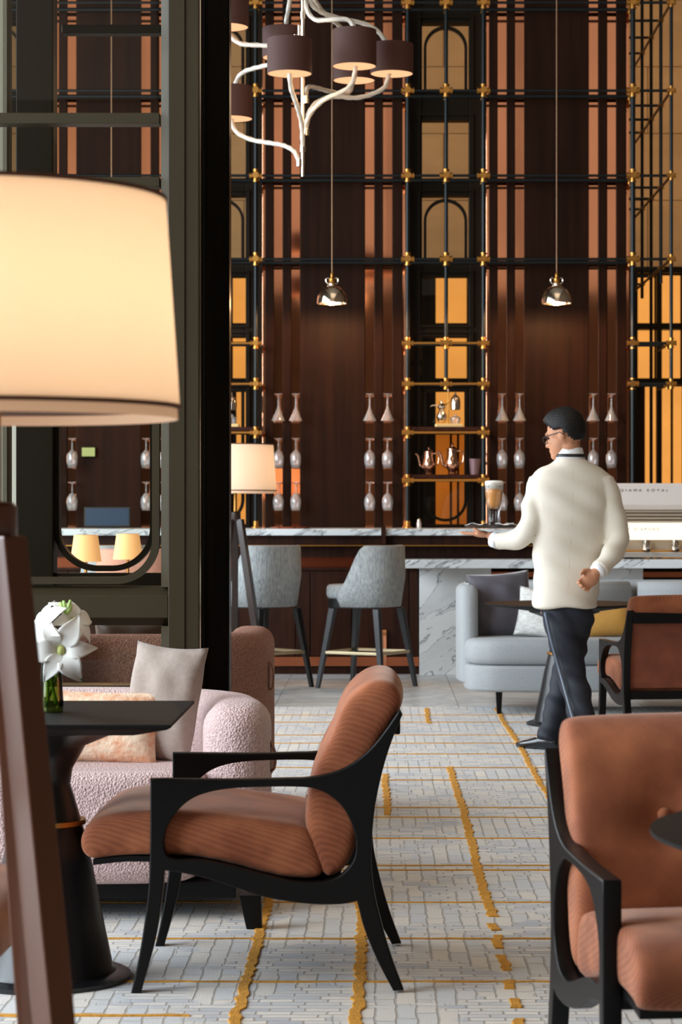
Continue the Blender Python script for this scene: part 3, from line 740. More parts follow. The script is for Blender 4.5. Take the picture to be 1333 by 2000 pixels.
def arm_chair(label):
    t = thing('lounge_chair', label, 'armchair', (0,0,0), group=None)
    for s in (-1, 1):
        me = FRM if s == 1 else FRM.copy()
        o = finish('side_frame', me, M['lacquer'] if not me.materials else None, t, True, 0, 0, False); o.location = (0, s*.307, 0)
    finish('seat', bolster(SEAT, .298, .045, .005), M['rust'], t, 'all', 0, 0, False)
    bx, bz = L(908, 378)
    dn = [(bx, s*.112, bz, .034, .07) for s in (-1, 1)]
    finish('backrest', bolster(BACK, .300, .05, .008, dents=dn), M['rust'], t, 'all', 0, 0, False)
    for s in (-1, 1):
        obj('button', MB().ellipsoid((bx+.03, s*.112, bz+.002), (.012,.014,.014)), M['rust'], t, smooth='all')
    pl = LL([(72,768),(200,755),(345,758),(480,768),(600,791),(700,819),(800,842),(900,848),(945,842),(1000,822)]); pl = cr(pl, 3)
    mb = MB(); mb.loft([[Vector((x,-.288,z)), Vector((x,.288,z)), Vector((x,.288,z-.014)), Vector((x,-.288,z-.014))] for x, z in pl]); obj('seat_frame', mb, M['lacquer'], t)
    mb = MB(); mb.box(L(300,0)[0], L(345,0)[0], -.29, .29, L(0,815)[1], L(0,770)[1]); obj('front_rail', mb, M['lacquer'], t, bevel=.004)
    bp = cr(LL([(1214,230),(1178,320),(1130,430),(1104,560),(1092,680),(1086,790)]), 3)
    mb = MB(); mb.loft([[Vector((x,-.288,z)), Vector((x,.288,z)), Vector((x-.012,.288,z)), Vector((x-.012,-.288,z))] for x, z in bp]); obj('back_panel', mb, M['rustback'], t, smooth=True)
    x, z = L(1218, 225); mb = MB(); mb.box(x-.03, x+.004, -.29, .29, z-.05, z+.006); obj('top_rail', mb, M['lacquer'], t, bevel=.004)
    x, z = L(1100, 830); mb = MB(); mb.box(x-.02, x+.008, -.29, .29, z-.03, z+.012); obj('bottom_rail', mb, M['lacquer'], t, bevel=.004)
    return t
chair = arm_chair('rust upholstered armchair in black frame seen side-on beside the square table')
chair.location = (-.273, 5.995, 0)
dup(chair, (.70, 4.44, 0), math.radians(95.5), 'rust armchair facing the viewer with buttoned back, at the right edge')
dup(chair, (1.52, 11.72, 0), math.radians(-82.5), 'rust armchair seen from behind, drawn up to the round table by the waiter')
dup(chair, (-1.20, 4.62, 0), math.radians(180), 'rust armchair mostly outside the picture, left of the square table')

# ---- tables
def pedestal(t, zt):
    prof = [(.215,0),(.215,.012),(.2,.018),(.178,.02),(.17,.03),(.145,.15),(.115,.3),(.09,.4)]
    obj('base', MB().lathe(prof, (0,0,0), 48), M['conewood'], t, smooth=True)
    obj('brass_ring', MB().lathe([(.088,.398),(.1,.398),(.1,.41),(.086,.41)], (0,0,0), 48), M['brass'], t, smooth=True)
    obj('stem', MB().lathe([(.087,.41),(.07,.47),(.06,.5),(.066,.54),(.1,.6),(.2,zt-.03),(.2,zt-.02)], (0,0,0), 48), M['conewood'], t, smooth=True)
def square_table():
    zt = .685; t = thing('pedestal_table', 'square black oak table on a conical base, holding the vase of lilies', 'table', (-.855, 5.86, 0))
    h = .352; e = .25
    mb = MB(); mb.loft([[Vector((sx*k, sy*k, z)) for sx, sy in ((-1,-1),(1,-1),(1,1),(-1,1))] for k, z in ((e, zt-.036), (h-.012, zt-.014), (h, zt-.008), (h, zt))])
    obj('tabletop', mb, M['tabletop'], t, bevel=.002); pedestal(t, zt-.014); return t
square_table()
def round_table(loc, label, R=.45, zt=.685):
    t = thing('pedestal_table', label, 'table', loc)
    obj('tabletop', MB().lathe([(.22,zt-.04),(R*.8,zt-.02),(R-.01,zt-.01),(R,zt-.006),(R,zt),(.001,zt)], (0,0,0), 64), M['tabletop'], t, smooth=True); pedestal(t, zt-.02); return t
round_table((X(1103,12.85), 12.85, 0), 'round black pedestal table in front of the grey sofa')
round_table((X(1796,3.66)+.02, 3.66, 0), 'round dark table just entering at the right edge, before the armchair')

# ---- sofas
def rrect(w, z0, z1, r, k=5):
    pts = []
    for cx, cz, a0 in ((w/2-r, z0+r*.4, -PI/2), (w/2-r, z1-r, 0), (-w/2+r, z1-r, PI/2), (-w/2+r, z0+r*.4, PI)):
        for i in range(k+1):
            a = a0+PI/2*i/k; rz = r if cz > (z0+z1)/2 else r*.4
            pts.append((cx+r*math.cos(a), cz+rz*math.sin(a)))
    return pts
def sweep(path, wd, z0, z1, r, rounded=True):
    path = [Vector(p) for p in path]; n = len(path); prof = rrect(wd, z0, z1, r); rings = []
    def ring(c, t, s, dz):
        nn = Vector((t.y, -t.x)); return [Vector((c.x+nn.x*a*s, c.y+nn.y*a*s, z0+(b-z0)*dz)) for a, b in prof]
    T = [(path[min(i+1,n-1)]-path[max(i-1,0)]).normalized() for i in range(n)]
    if rounded:
        for ph in (1.5, 1.2, .85, .45): rings.append(ring(path[0]-T[0]*wd/2*math.sin(ph), T[0], max(.06,math.cos(ph)), 1-.16*(1-math.cos(ph))))
    for i in range(n): rings.append(ring(path[i], T[i], 1, 1))
    if rounded:
        for ph in (.45, .85, 1.2, 1.5): rings.append(ring(path[-1]+T[-1]*wd/2*math.sin(ph), T[-1], max(.06,math.cos(ph)), 1-.16*(1-math.cos(ph))))
    return MB().loft(rings)
def slab(outline, z0, z1, r):
    # upholstered slab: an outline of (x, y) with rounded top and bottom edges
    n = len(outline); cx = sum(p[0] for p in outline)/n; cy = sum(p[1] for p in outline)/n; rings = []
    A = sum(outline[i][0]*outline[(i+1) % n][1]-outline[(i+1) % n][0]*outline[i][1] for i in range(n)); sg = 1 if A > 0 else -1
    nor = []
    for i in range(n):
        a, b = outline[(i-1) % n], outline[(i+1) % n]; tx, ty = b[0]-a[0], b[1]-a[1]; l = math.hypot(tx, ty) or 1
        nor.append((-ty/l*sg, tx/l*sg))
    def ring(ins, z): return [Vector((p[0]+q[0]*ins, p[1]+q[1]*ins, z)) for p, q in zip(outline, nor)]
    for t in (0, .5, 1.0): rings.append(ring(r*(1-math.sin(t*PI/2)), z0+r*(1-math.cos(t*PI/2))))
    for t in (0, .25, .5, .75, 1.0): rings.append(ring(r*(1-math.cos(t*PI/2)), z1-r+r*math.sin(t*PI/2)))
    return MB().loft(rings)
def taper_leg(name, t, x, y, z0, z1, r0, r1, m, dx=0, dy=0):
    mb = MB(); mb.loft([[Vector((x+dx*k+sx*r, y+dy*k+sy*r, z)) for sx, sy in ((-1,-1),(1,-1),(1,1),(-1,1))] for z, r, k in ((z0,r0,1),(z1,r1,0))])
    return obj(name, mb, m, t, bevel=.003, world=True)

sp = thing('curved_sofa', 'pink boucle sofa with a low curved back behind the square table', 'sofa', (-1.5, 7.0, 0))
path = cr([(-.43,6.86),(-.435,7.05),(-.5,7.28),(-.68,7.42),(-1.0,7.46),(-1.6,7.46),(-2.6,7.46)], 6)
obj('back', sweep(path, .2, .11, .625, .075), M['pink'], sp, smooth='all', world=True)
ol = cr([(-.53,6.72),(-.6,6.66),(-.75,6.63),(-1.2,6.62),(-2.0,6.62),(-2.7,6.62),(-2.7,7.0),(-2.7,7.38),(-2.0,7.38),(-1.0,7.38),(-.68,7.34),(-.54,7.22),(-.5,7.0)], 4, True)
obj('seat', slab(ol, .108, .438, .05), M['pink'], sp, smooth='all', world=True)
obj('plinth', MB().box(-2.7, -.42, 6.7, 7.4, .062, .112), M['lacquer'], sp, bevel=.004, world=True)
for x, y in ((-.37,6.56),(-.42,7.42),(-2.6,6.66)): taper_leg('leg', sp, x, y, 0, .1, .022, .032, M['lacquer'], dx=.012)
obj('strap', MB().tube(cr([(-.328,6.94,.50),(-.315,6.94,.46),(-.318,6.94,.42),(-.33,6.94,.41)],5), [(.03,.004)]*16, 8), M['brownboucle'], sp, smooth='all', world=True)
sb = thing('curved_sofa', 'brown boucle sofa back seen behind the black column, past the pink sofa', 'sofa', (-1.3, 9.2, 0))
path = cr([(-.53,9.5),(-.53,9.2),(-.56,8.98),(-.7,8.86),(-1.0,8.84),(-1.6,8.84),(-2.6,8.84)], 6)
obj('back', sweep(path, .19, .11, .725, .07), M['brownboucle'], sb, smooth='all', world=True)
obj('seat', slab([(-.62,9.55),(-.62,8.92),(-2.6,8.92),(-2.6,9.55)], .108, .43, .05), M['brownboucle'], sb, smooth='all', world=True)
obj('plinth', MB().box(-2.6, -.6, 8.9, 9.5, .06, .112), M['lacquer'], sb, world=True)
for x, y in ((-.6,8.92),(-.62,9.48),(-2.5,8.92)): taper_leg('leg', sb, x, y, 0, .1, .02, .03, M['lacquer'])
obj('strap', MB().tube(cr([(-.432,9.1,.60),(-.42,9.1,.56),(-.424,9.1,.5),(-.435,9.1,.49)],5), [(.03,.004)]*16, 8), M['brownboucle'], sb, smooth='all', world=True)

sg = thing('tufted_sofa', 'blue grey linen sofa with high curved arm in front of the marble counter', 'sofa', (1.3, 13.9, 0))
path = cr([(.545,13.72),(.53,13.95),(.56,14.2),(.72,14.38),(1.05,14.42),(1.6,14.42),(2.9,14.42)], 6)
obj('back', sweep(path, .11, .17, .762, .045), M['greysofa'], sg, smooth='all', world=True)
ol = cr([(.53,13.58),(.62,13.47),(.8,13.43),(1.4,13.42),(2.2,13.42),(2.9,13.42),(2.9,13.9),(2.9,14.36),(2.2,14.36),(1.3,14.36),(.8,14.36),(.6,14.2),(.52,13.9)], 4, True)
obj('seat', slab(ol, .29, .445, .05), M['greysofa'], sg, smooth='all', world=True)
obj('base', slab(ol, .135, .29, .02), M['greysofa'], sg, smooth='all', world=True)
for x in (1.25, 1.95):
    obj('back_cushion', slab([(x-.33,14.36),(x-.33,14.2),(x+.33,14.2),(x+.33,14.36)], .44, .765, .06), M['greysofa'], sg, smooth='all', world=True)
    obj('button', MB().ellipsoid((x+.0, 14.196, .67), (.014,.008,.014)), M['greysofa'], sg, smooth='all', world=True)
for x, y in ((.715,13.5),(2.6,13.5),(.75,14.25)): taper_leg('leg', sg, x, y, 0, .14, .013, .02, M['lacquer'])
obj('piping', MB().tube([(p[0],p[1]-.0,.765) for p in path], .006, 8), M['greysofa'], sg, smooth='all', world=True)

def cushion(name, label, c, w, h, t, m, yaw=0, lean=0, roll=0, pt=.07, wr=0, piping=False):
    # c is the centre of its bottom edge; lean tips the top backwards
    mb = MB(); n = 22
    rnd = random.Random(hash(label) % 1000 if False else len(label))
    def prof(u, v): return max(0, (1-abs(u)**2.6))**.55*max(0, (1-abs(v)**2.6))**.55
    verts = {}
    for s in (1, -1):
        for i in range(n+1):
            for j in range(n+1):
                u, v = -1+2*i/n, -1+2*j/n
                edge = i in (0,n) or j in (0,n)
                if s == -1 and edge: verts[s,i,j] = verts[1,i,j]; continue
                x = u*w/2*(1-pt*(1-v*v)*abs(u)**3); z = v*h/2*(1-pt*(1-u*u)*abs(v)**3)
                q = prof(u, v)*t/2*(1+wr*.5*math.sin(u*7+v*3)*math.sin(v*5))
                verts[s,i,j] = mb.bm.verts.new((x, -s*q, z+h/2))
    for s in (1, -1):
        for i in range(n):
            for j in range(n):
                f = [verts[s,i,j], verts[s,i+1,j], verts[s,i+1,j+1], verts[s,i,j+1]]
                if s == -1: f.reverse()
                try: mb.bm.faces.new(f)
                except ValueError: pass
    Rm = Matrix.Rotation(yaw, 4, 'Z') @ Matrix.Rotation(-lean, 4, 'X') @ Matrix.Rotation(roll, 4, 'Y')
    o = obj(name, mb, m, None, smooth='all')
    o.data.transform(Rm); o.location = c
    return tag(o, label, 'cushion')
cushion('cushion', 'large taupe linen cushion at the arm of the pink sofa', (X(305,7.1), 7.0, .425), .25, .375, .13, M['greypillow'], math.radians(-22), math.radians(13), math.radians(4), wr=.25)
cushion('cushion', 'cream and peach patterned lumbar cushion on the pink sofa', (X(172,6.98), 6.95, .43), .44, .235, .13, M['peach'], math.radians(-8), math.radians(20), math.radians(1.5), wr=.2)
cushion('cushion', 'terracotta cushion on the pink sofa behind the tripod lamp leg', (X(-40,6.85), 6.88, .43), .36, .26, .13, M['terracotta'], math.radians(12), math.radians(16))
cushion('cushion', 'brown leather cushion standing behind the glazed partition', (X(262,9.1), 9.08, .425), .3, .36, .12, M['leather'], 0, math.radians(-10), wr=.4)  # a reflection in the glass, added as a solid cushion behind it
cushion('cushion', 'charcoal velvet cushion leaning in the corner of the grey sofa', (X(990,13.9), 13.9, .438), .40, .41, .15, M['velvet'], math.radians(12), math.radians(16), math.radians(-4), wr=.3)
cushion('cushion', 'white scored fabric cushion on the grey sofa beside the charcoal one', (X(1056,13.72), 13.72, .44), .33, .31, .12, M['whitetex'], math.radians(-6), math.radians(18), math.radians(7))
cushion('cushion', 'mustard velvet lumbar cushion on the grey sofa beyond the round table', (X(1185,13.75), 13.75, .44), .33, .2, .12, M['mustard'], math.radians(-6), math.radians(20), math.radians(-5))

# ---- bar stools
def stool(label, seatmat):
    t = thing('bar_stool', label, 'bar stool', (0,0,0))
    # local: forward is -x
    zs = .60
    rings = []; nA = 28
    for k in range(nA+1):
        a = math.radians(-112+224*k/nA); ca, sa = math.cos(a), math.sin(a)
        f = max(0, (abs(a)-math.radians(62))/math.radians(50)); f = f*f*(3-2*f)
        top = .972-.30*f; rt = .235+.012; rb = .222
        def pt(r, z): 
            e = 2.6; q = (abs(ca)**e+abs(sa)**e)**(-1/e); return Vector((r*ca*q, r*sa*q, z-ZF))
        rings.append([pt(rb,.548), pt(rt+.004,.548+(top-.548)*.5), pt(rt,top-.012), pt(rt-.012,top), pt(rt-.032,top-.008), pt(rt-.04,top-.03), pt(rb-.045,.62), pt(rb-.045,.548)])
    obj('backrest', MB().loft(rings), seatmat, t, smooth='all')
    ol = []
    for k in range(32):
        a = 2*PI*k/32; ca, sa = math.cos(a), math.sin(a); q = (abs(ca)**3.2+abs(sa)**3.2)**(-1/3.2); ol.append((-.03+.235*ca*q if ca < 0 else .18*ca*q-.03, .212*sa*q))
    obj('seat', slab(ol, .60-ZF, .70-ZF, .03), seatmat, t, smooth='all')
    obj('seat_apron', slab([(x*.97,y*.97) for x, y in ol], .54-ZF, .603-ZF, .006), M['conewood'], t, smooth=True)
    for sx in (-1,1):
        for sy in (-1,1):
            x0, y0 = (.19 if sx > 0 else -.22), .185
            mb = MB(); mb.loft([[Vector((x0*1 if False else sx*ax+ux*r, sy*ay+uy*r, z)) for ux, uy in ((-1,-1),(1,-1),(1,1),(-1,1))] for z, r, ax, ay in ((0,.014,.255,.235),(.55,.023,.175,.165))])
            obj('leg', mb, M['conewood'], t, bevel=.003)
    for a, b in (((-.228,-.212),(-.228,.212)),((-.228,.212),(.228,.212)),((.228,.212),(.228,-.212)),((.228,-.212),(-.228,-.212))):
        obj('footrest', MB().box(min(a[0],b[0])-.008, max(a[0],b[0])+.008, min(a[1],b[1])-.008, max(a[1],b[1])+.008, .235, .255), M['palebrass'], t, bevel=.003)
    return t
st1 = stool('grey tweed bar stool turned in profile, nearest the marble slab leg', M['tweed'])
st1.location = (X(717,15.75), 15.75, ZF); st1.rotation_euler = (0,0,math.radians(150-180))
dup(st1, (X(512,15.75), 15.78, ZF), math.radians(-48), 'grey tweed bar stool with its back turned, beside the far tripod lamp')
dup(st1, (X(225,15.9), 15.8, ZF), math.radians(-60), 'grey tweed bar stool seen through the glazed partition')
st4 = stool('rose chair reflected in the partition glass, built as a bar stool', M['tweedrose'])  # stands in for a pink chair reflected in the partition glass
st4.location = (X(262,14.3), 14.3, ZF); st4.rotation_euler = (0,0,math.radians(-75))

# ---- tripod floor lamps
def tripod(label, loc, rz, wood):
    t = thing('tripod_floor_lamp', label, 'floor lamp', loc, rz)
    r0, r1, z0, z1 = .276, .254, 1.337, 1.662
    def tube_shell(ra, rb, za, zb, th): return MB().lathe([(ra,za),(rb,zb),(rb-th,zb),(ra-th,za),(ra,za)], (0,0,0), 64, cap=False)
    zh = z0+.018
    rh = r0+(r1-r0)*(zh-z0)/(z1-z0)
    sh = obj('lamp_shade', tube_shell(rh, r1, zh, z1, .004), M['shade'], t, smooth=True)
    obj('shade_hem', tube_shell(r0-.004, rh-.004, z0, zh+.002, .003), M['shadehem'], sh, smooth=True)
    obj('shade_piping', MB().lathe([(rh-.003,zh-.003),(rh+.002,zh-.003),(rh+.002,zh+.003),(rh-.003,zh+.003)], (0,0,0), 64), M['darkline'], sh, smooth=True)
    obj('shade_piping', MB().lathe([(r1-.003,z1-.003),(r1+.002,z1-.003),(r1+.002,z1+.003),(r1-.003,z1+.003)], (0,0,0), 64), M['darkline'], sh, smooth=True)
    mb = MB()
    for k in range(3): a = 2*PI*k/3+.5; mb.tube([(0,0,1.46),((r1+.01)*math.cos(a),(r1+.01)*math.sin(a),1.46)], .003, 6)
    obj('shade_spider', mb, M['brass'], t)
    obj('bulb', MB().ellipsoid((0,0,1.6), (.02,.02,.03)), M['bulb'], t, smooth=True)
    obj('stem', MB().lathe([(.012,1.18),(.012,1.45)], (0,0,0), 12), M['brass'], t, smooth=True)
    obj('hub', MB().lathe([(.02,1.15),(.034,1.152),(.036,1.16),(.036,1.208),(.03,1.214),(.01,1.216)], (0,0,0), 24), M[wood], t, smooth=True)
    for k in range(3):
        a = -.78+2*PI*k/3; ca, sa = math.cos(a), math.sin(a)
        def pt(r, z, o, d): return Vector((ca*(r+d)-sa*o, sa*(r+d)+ca*o, z))
        mb = MB(); mb.loft([[pt(r,z,-hw,-hd), pt(r,z,hw,-hd), pt(r,z,hw,hd), pt(r,z,-hw,hd)] for r, z, hw, hd in ((.225,0,.02,.02),(.13,.58,.022,.024),(.035,1.165,.021,.022))])
        obj('leg', mb, M[wood], t, bevel=.003)
    return t
tl = tripod('tripod floor lamp with large glowing drum shade, nearest the viewer at left', (X(-14,3.35), 3.35, 0), 0, 'lampwood')
tripod('small far tripod floor lamp glowing beside the black column near the bar stools', (X(460,15.2), 15.2, ZF), math.radians(20), 'lampwooddark')
point('floor_lamp_light', (X(-14,3.35), 3.35, 1.5), 6.4, (1,.82,.63), .04)
point('floor_lamp_light', (X(460,15.2), 15.2, 1.49), 9.0, (1,.84,.66), .04)
# two lampshades reflected in the partition glass, built as lamps standing behind it
def lamp_reflection(label, x, y, z0, first=None):
    if first: return dup(first, (x,y,0), 0, label=label)
    t = thing('reflected_lamp', label, 'floor lamp', (x,y,0), group=None)
    obj('lamp_shade', MB().lathe([(.085,z0),(.065,z0+.145),(.062,z0+.145),(.082,z0),(.085,z0)], (0,0,0), 32, cap=False), M['reflectedshade'], t, smooth=True)
    obj('stand', MB().lathe([(.1,0),(.1,.015),(.012,.02),(.008,.05),(.008,z0+.14),(.06,z0+.142),(.06,z0+.146),(.003,z0+.147)], (0,0,0), 20), M['brass'], t, smooth=True)
    return t
rl = lamp_reflection('amber lampshade reflected in the partition glass, built as a slim lamp, left one', X(168,12.4), 12.4, .93)
lamp_reflection('amber lampshade reflected in the partition glass, built as a slim lamp, right one', X(250,13.0), 13.0, 1.0, rl)
# ============================================================ CHANDELIER
CY = 12.5; CM = CY/FPX
ch = thing('chandelier', 'chandelier of ribbed white glass arms carrying brown drum shades', 'chandelier', P(592,0,CY))
def cp3(px, py, dy=0): return Vector(((px-VX)*CM, CY+dy, CAMH-(py-HZ)*CM))
def arm(pts, name='arm', r=.0125):
    q = cr([tuple(cp3(*p)) for p in pts], 7)
    pts = [Vector(p) for p in q]; out = [pts[0]]
    for a, b in zip(pts, pts[1:]):
        m_ = max(1, int((b-a).length/.012)); out += [a.lerp(b, (i+1)/m_) for i in range(m_)]
    rings = []; s = 0; t0 = (out[1]-out[0]).normalized(); u = Vector((0,1,0)); seg = 12
    for i, p in enumerate(out):
        t = (out[min(i+1,len(out)-1)]-out[max(i-1,0)]).normalized(); u = (u-t*u.dot(t)).normalized(); v = t.cross(u)
        if i: s += (p-out[i-1]).length
        rings.append([p+(u*math.cos(k*2*PI/seg)+v*math.sin(k*2*PI/seg))*r*(1+.16*math.cos(4*(k*2*PI/seg)-s*95)) for k in range(seg)])
    return obj(name, MB().loft(rings), M['rope'], ch, smooth='all', world=True)
obj('rod', MB().tube([cp3(592,345), cp3(592,322)], .009, 12), M['nickel'], ch, smooth=True, world=True)
obj('rod', MB().tube([cp3(592,322), Vector((cp3(592,0).x, CY, 11.5))], .011, 12), M['nickel'], ch, smooth=True, world=True)
for x, y in ((585,318),(592,290),(599,258),(598,195),(592,30)):
    obj('collar', MB().tube([cp3(x,y+7), cp3(x,y-7)], .016, 14), M['nickel'], ch, smooth=True, world=True)
arm([(445,200,.35),(446,222,.35),(458,240,.34),(485,255,.3),(515,264,.24),(552,276,.14),(575,294,.04),(585,318,0)])
arm([(570,150,-.3),(570.5,170,-.3),(573,192,-.26),(582,216,-.18),(590,246,-.06),(592,288,0)])
arm([(695,130,-.1),(694,150,-.1),(688,170,-.1),(671,184,-.09),(635,199,-.07),(611,219,-.04),(600,240,-.01),(599,262,0)])
arm([(762,125,.2),(758,142,.2),(751,158,.2),(728,171,.19),(695,180,.17),(650,181,.12),(620,195,.07),(605,216,.03),(599,242,0)])
arm([(690,120,.5),(681,146,.5),(668,154,.46),(640,154.5,.36),(615,155,.25),(600,165,.1),(597,192,0)])
arm([(448,170,.35),(452,145,.34),(460,128,.32),(478,118,.28),(527,114,.16),(570,110,.05),(592,100,0)])
arm([(441,45,.1),(451,66,.1),(470,79,.09),(500,83,.07),(545,87,.04),(575,92,.01),(592,104,0)])
arm([(554,40,.3),(556,18,.28),(560,0,.25),(570,-40,.15),(592,-70,0)])
arm([(695,75,-.1),(690,56,-.1),(678,46,-.1),(650,45,-.09),(620,43,-.05),(604,28,-.02),(596,0,0),(593,-30,0)])
arm([(757,80,.2),(754,66,.2),(737,46,.19),(710,33,.17),(668,27,.13),(626,18,.06),(606,2,.02),(594,-25,0)])
arm([(688,75,.5),(684,50,.5),(677,34,.48),(656,16,.4),(626,0,.25),(600,-30,.04)])
mb = MB()
for k, (x, y) in enumerate(((577,80),(585,62),(592,45))): mb.tube([cp3(x,y+12), cp3(x,y-12)], .01, 10)
obj('collar', mb, M['nickel'], ch, smooth=True, world=True)
def shade(px, ptop, pbot, dy):
    c = cp3(px, pbot, dy); h = (pbot-ptop)*CM; R = .1205
    o = obj('lamp_shade', MB().lathe([(R,0),(R,h),(R-.003,h),(R-.003,0),(R,0)], c, 40, cap=False), M['brownshade'], ch, smooth=True, world=True)
    obj('diffuser', MB().lathe([(.014,.002),(R-.004,.002),(R-.004,.005),(.014,.005)], c, 40), M['diffuser'], o, smooth=True, world=True)
    obj('top_disc', MB().lathe([(.014,h-.012),(R-.004,h-.012),(R-.004,h-.009),(.014,h-.009)], c, 40), M['brownshade'], o, smooth=True, world=True)
for a in ((441,-25,46,.1),(550,33,92,.3),(570,99,165,-.3),(693,67,137,-.1),(766,72,131,.2),(690,64,124,.5),(444,147,211,.35)): shade(*a)
point('chandelier_light', cp3(600, 190, -.2), 5, WARM, .25)

# ============================================================ VASE AND LILIES
VXc, VYc, VZ = X(100,5.86), 5.86, .686
vs = thing('flower_vase', 'olive glass vase of white lilies standing on the square black table', 'vase', (VXc, VYc, VZ))
obj('vessel', MB().lathe([(.001,.004),(.026,.004),(.028,.02),(.024,.09),(.02,.135),(.022,.15),(.0205,.15),(.0185,.135),(.0225,.09),(.0265,.02),(.025,.0),(.03,.0),(.032,.02),(.0275,.09),(.0235,.135),(.025,.152),(.022,.152)][8:]+[(.022,.152)], (0,0,0), 32, cap=False), M['vaseglass'], vs, smooth=True)
obj('vase_foot', MB().lathe([(.027,0),(.03,.004),(.028,.012),(.001,.012)], (0,0,0), 32), M['glassware'], vs, smooth=True)
def petal(c, ax, rd, ln, wd, rec):
    mb = MB(); n, m2 = 16, 8; side = ax.cross(rd).normalized(); grid = []
    for i in range(n+1):
        t = i/n
        r = .006+ln*(.25*t+.75*t**1.5); h = ln*(.85*t-rec*t**2.4)
        ww = wd*(math.sin(PI*min(1,t*.96+.04))**.7)*(.55+.45*math.sin(PI*t)); row = []
        for j in range(m2+1):
            u = -1+2*j/m2
            row.append(mb.bm.verts.new(c+ax*(h-.12*wd*(1-u*u)+.0015*math.sin(t*9+u*2)*abs(u))+rd*r+side*ww*u))
        grid.append(row)
    for a, b in zip(grid, grid[1:]):
        for j in range(m2): mb.bm.faces.new((a[j], a[j+1], b[j+1], b[j]))
    return mb
def lily(c, ax, s, nm=6, rot=0, opn=1):
    c = Vector(c); ax = Vector(ax).normalized(); u = ax.orthogonal().normalized(); v = ax.cross(u)
    fl = None
    for k in range(nm):
        a = rot+2*PI*k/nm; rd = (u*math.cos(a)+v*math.sin(a))
        o = obj('petal', petal(c, ax, rd, .084*s*(1 if k % 2 else .94), (.027 if k % 2 else .021)*s, .95*opn), M['petal'], vs, smooth='all')
        sd = o.modifiers.new('thickness', 'SOLIDIFY'); sd.thickness = .0012
    obj('flower_heart', MB().ellipsoid(c+ax*.006, (.009*s,.009*s,.012*s)), M['petalheart'], vs, smooth='all')
k_ = 5.86/FPX
def vp(px, py, dy=0): return Vector(((px-100)*k_, dy, (1390-py)*k_))
lily(vp(122,1268,-.03), (.12,-1,-.02), 1.12, 6, .3)
lily(vp(94,1226,.0), (-.7,-.55,.4), .9, 6, .6, .9)
lily(vp(138,1216,.02), (.6,-.5,.5), .85, 6, .1, 1)
for a, b in ((vp(128,1198),vp(117,1176)), (vp(130,1198),vp(124,1173)), (vp(130,1200),vp(138,1172)), (vp(131,1200),vp(140,1182))):
    obj('bud', MB().tube([a, (a+b)/2, b], [.004,.006,.003], 8), M['bud'], vs, smooth='all')
for a, b, c in ((vp(95,1370),vp(92,1300),vp(90,1240)), (vp(108,1375),vp(100,1305),vp(112,1250)), (vp(88,1378,.005),vp(110,1320,.005),vp(128,1215,.01)), (vp(112,1372,-.006),vp(95,1310,-.006),vp(86,1258,0))):
    obj('flower_stem', MB().tube(cr([a,b,c],5), .0034, 8), M['stem'], vs, smooth='all')
def leaf(pts, wd):
    q = [Vector(p) for p in cr(pts, 6)]; n = len(q); mb = MB()
    rows = []
    for i, p in enumerate(q):
        t = i/(n-1); w_ = wd*math.sin(PI*(.08+.9*t))**.8; s = Vector((.45,.5,.75)).normalized()
        rows.append([mb.bm.verts.new(p-s*w_), mb.bm.verts.new(p+Vector((0,-.003,-.003))), mb.bm.verts.new(p+s*w_)])
    for a, b in zip(rows, rows[1:]):
        for j in range(2): mb.bm.faces.new((a[j],a[j+1],b[j+1],b[j]))
    o = obj('leaf', mb, M['leaf'], vs, smooth='all'); sd = o.modifiers.new('thickness','SOLIDIFY'); sd.thickness = .001
leaf([vp(118,1292),vp(135,1295,-.01),vp(150,1306,-.015),vp(164,1330,-.02)], .009)
leaf([vp(104,1290),vp(92,1280,-.01),vp(80,1282,-.012),vp(76,1290,-.01)], .008)
leaf([vp(92,1255,.01),vp(84,1246,.0),vp(78,1250,-.01)], .006)
leaf([vp(112,1300),vp(118,1285,.0),vp(112,1268,0.01)], .007)

# ============================================================ THINGS ON THE BAR
CT = 1.0756
tv = thing('flat_screen', 'dark blue till screen on the bar seen through the partition', 'screen', (X(210,17.3), 17.3, CT))
obj('bezel', MB().box(X(165,17.3), X(255,17.3), 17.28, 17.31, CT+.012, Z(990,17.3)), M['black'], tv, bevel=.004, world=True)
obj('display', MB().box(X(168,17.3), X(252,17.3), 17.277, 17.281, CT+.024, Z(993,17.3)), M['screen'], tv, world=True)
obj('stand', MB().box(X(190,17.3), X(230,17.3), 17.3, 17.4, CT, CT+.02), M['black'], tv, world=True)
es = thing('lit_sign', 'small blank pale green lit sign on the walnut wall behind the partition', 'sign', (X(172,18), 18.0, Z(890,18)))
obj('sign_face', MB().box(X(159,18), X(184,18), 18.03, 18.05, Z(891,18), Z(874,18)), M['exitsign'], es, world=True)
obj('sign_case', MB().box(X(158,18), X(185,18), 18.045, 18.085, Z(892,18), Z(873,18)), M['darkframe'], es, bevel=.002, world=True)
cpr = obj('copper_tray', MB().lathe([(.14,0),(.155,.012),(.15,.012),(.137,.003),(.001,.003)], (0,0,0), 40), M['copperdull'], None, smooth=True)
cpr.location = (X(568,17.2), 17.2, CT); tag(cpr, 'round copper tray lying on the bar behind the grey stool', 'tray')
sh_ = thing('shaker', 'small silver shaker standing on the bar below the shelves', 'shaker', (X(819,17.2), 17.2, CT))
obj('body', MB().lathe([(.016,0),(.018,.004),(.018,.045),(.013,.052)], (0,0,0), 20), M['steel'], sh_, smooth=True)
obj('cap', MB().lathe([(.0135,.052),(.016,.055),(.015,.068),(.008,.076),(.001,.077)], (0,0,0), 20), M['nickel'], sh_, smooth=True)
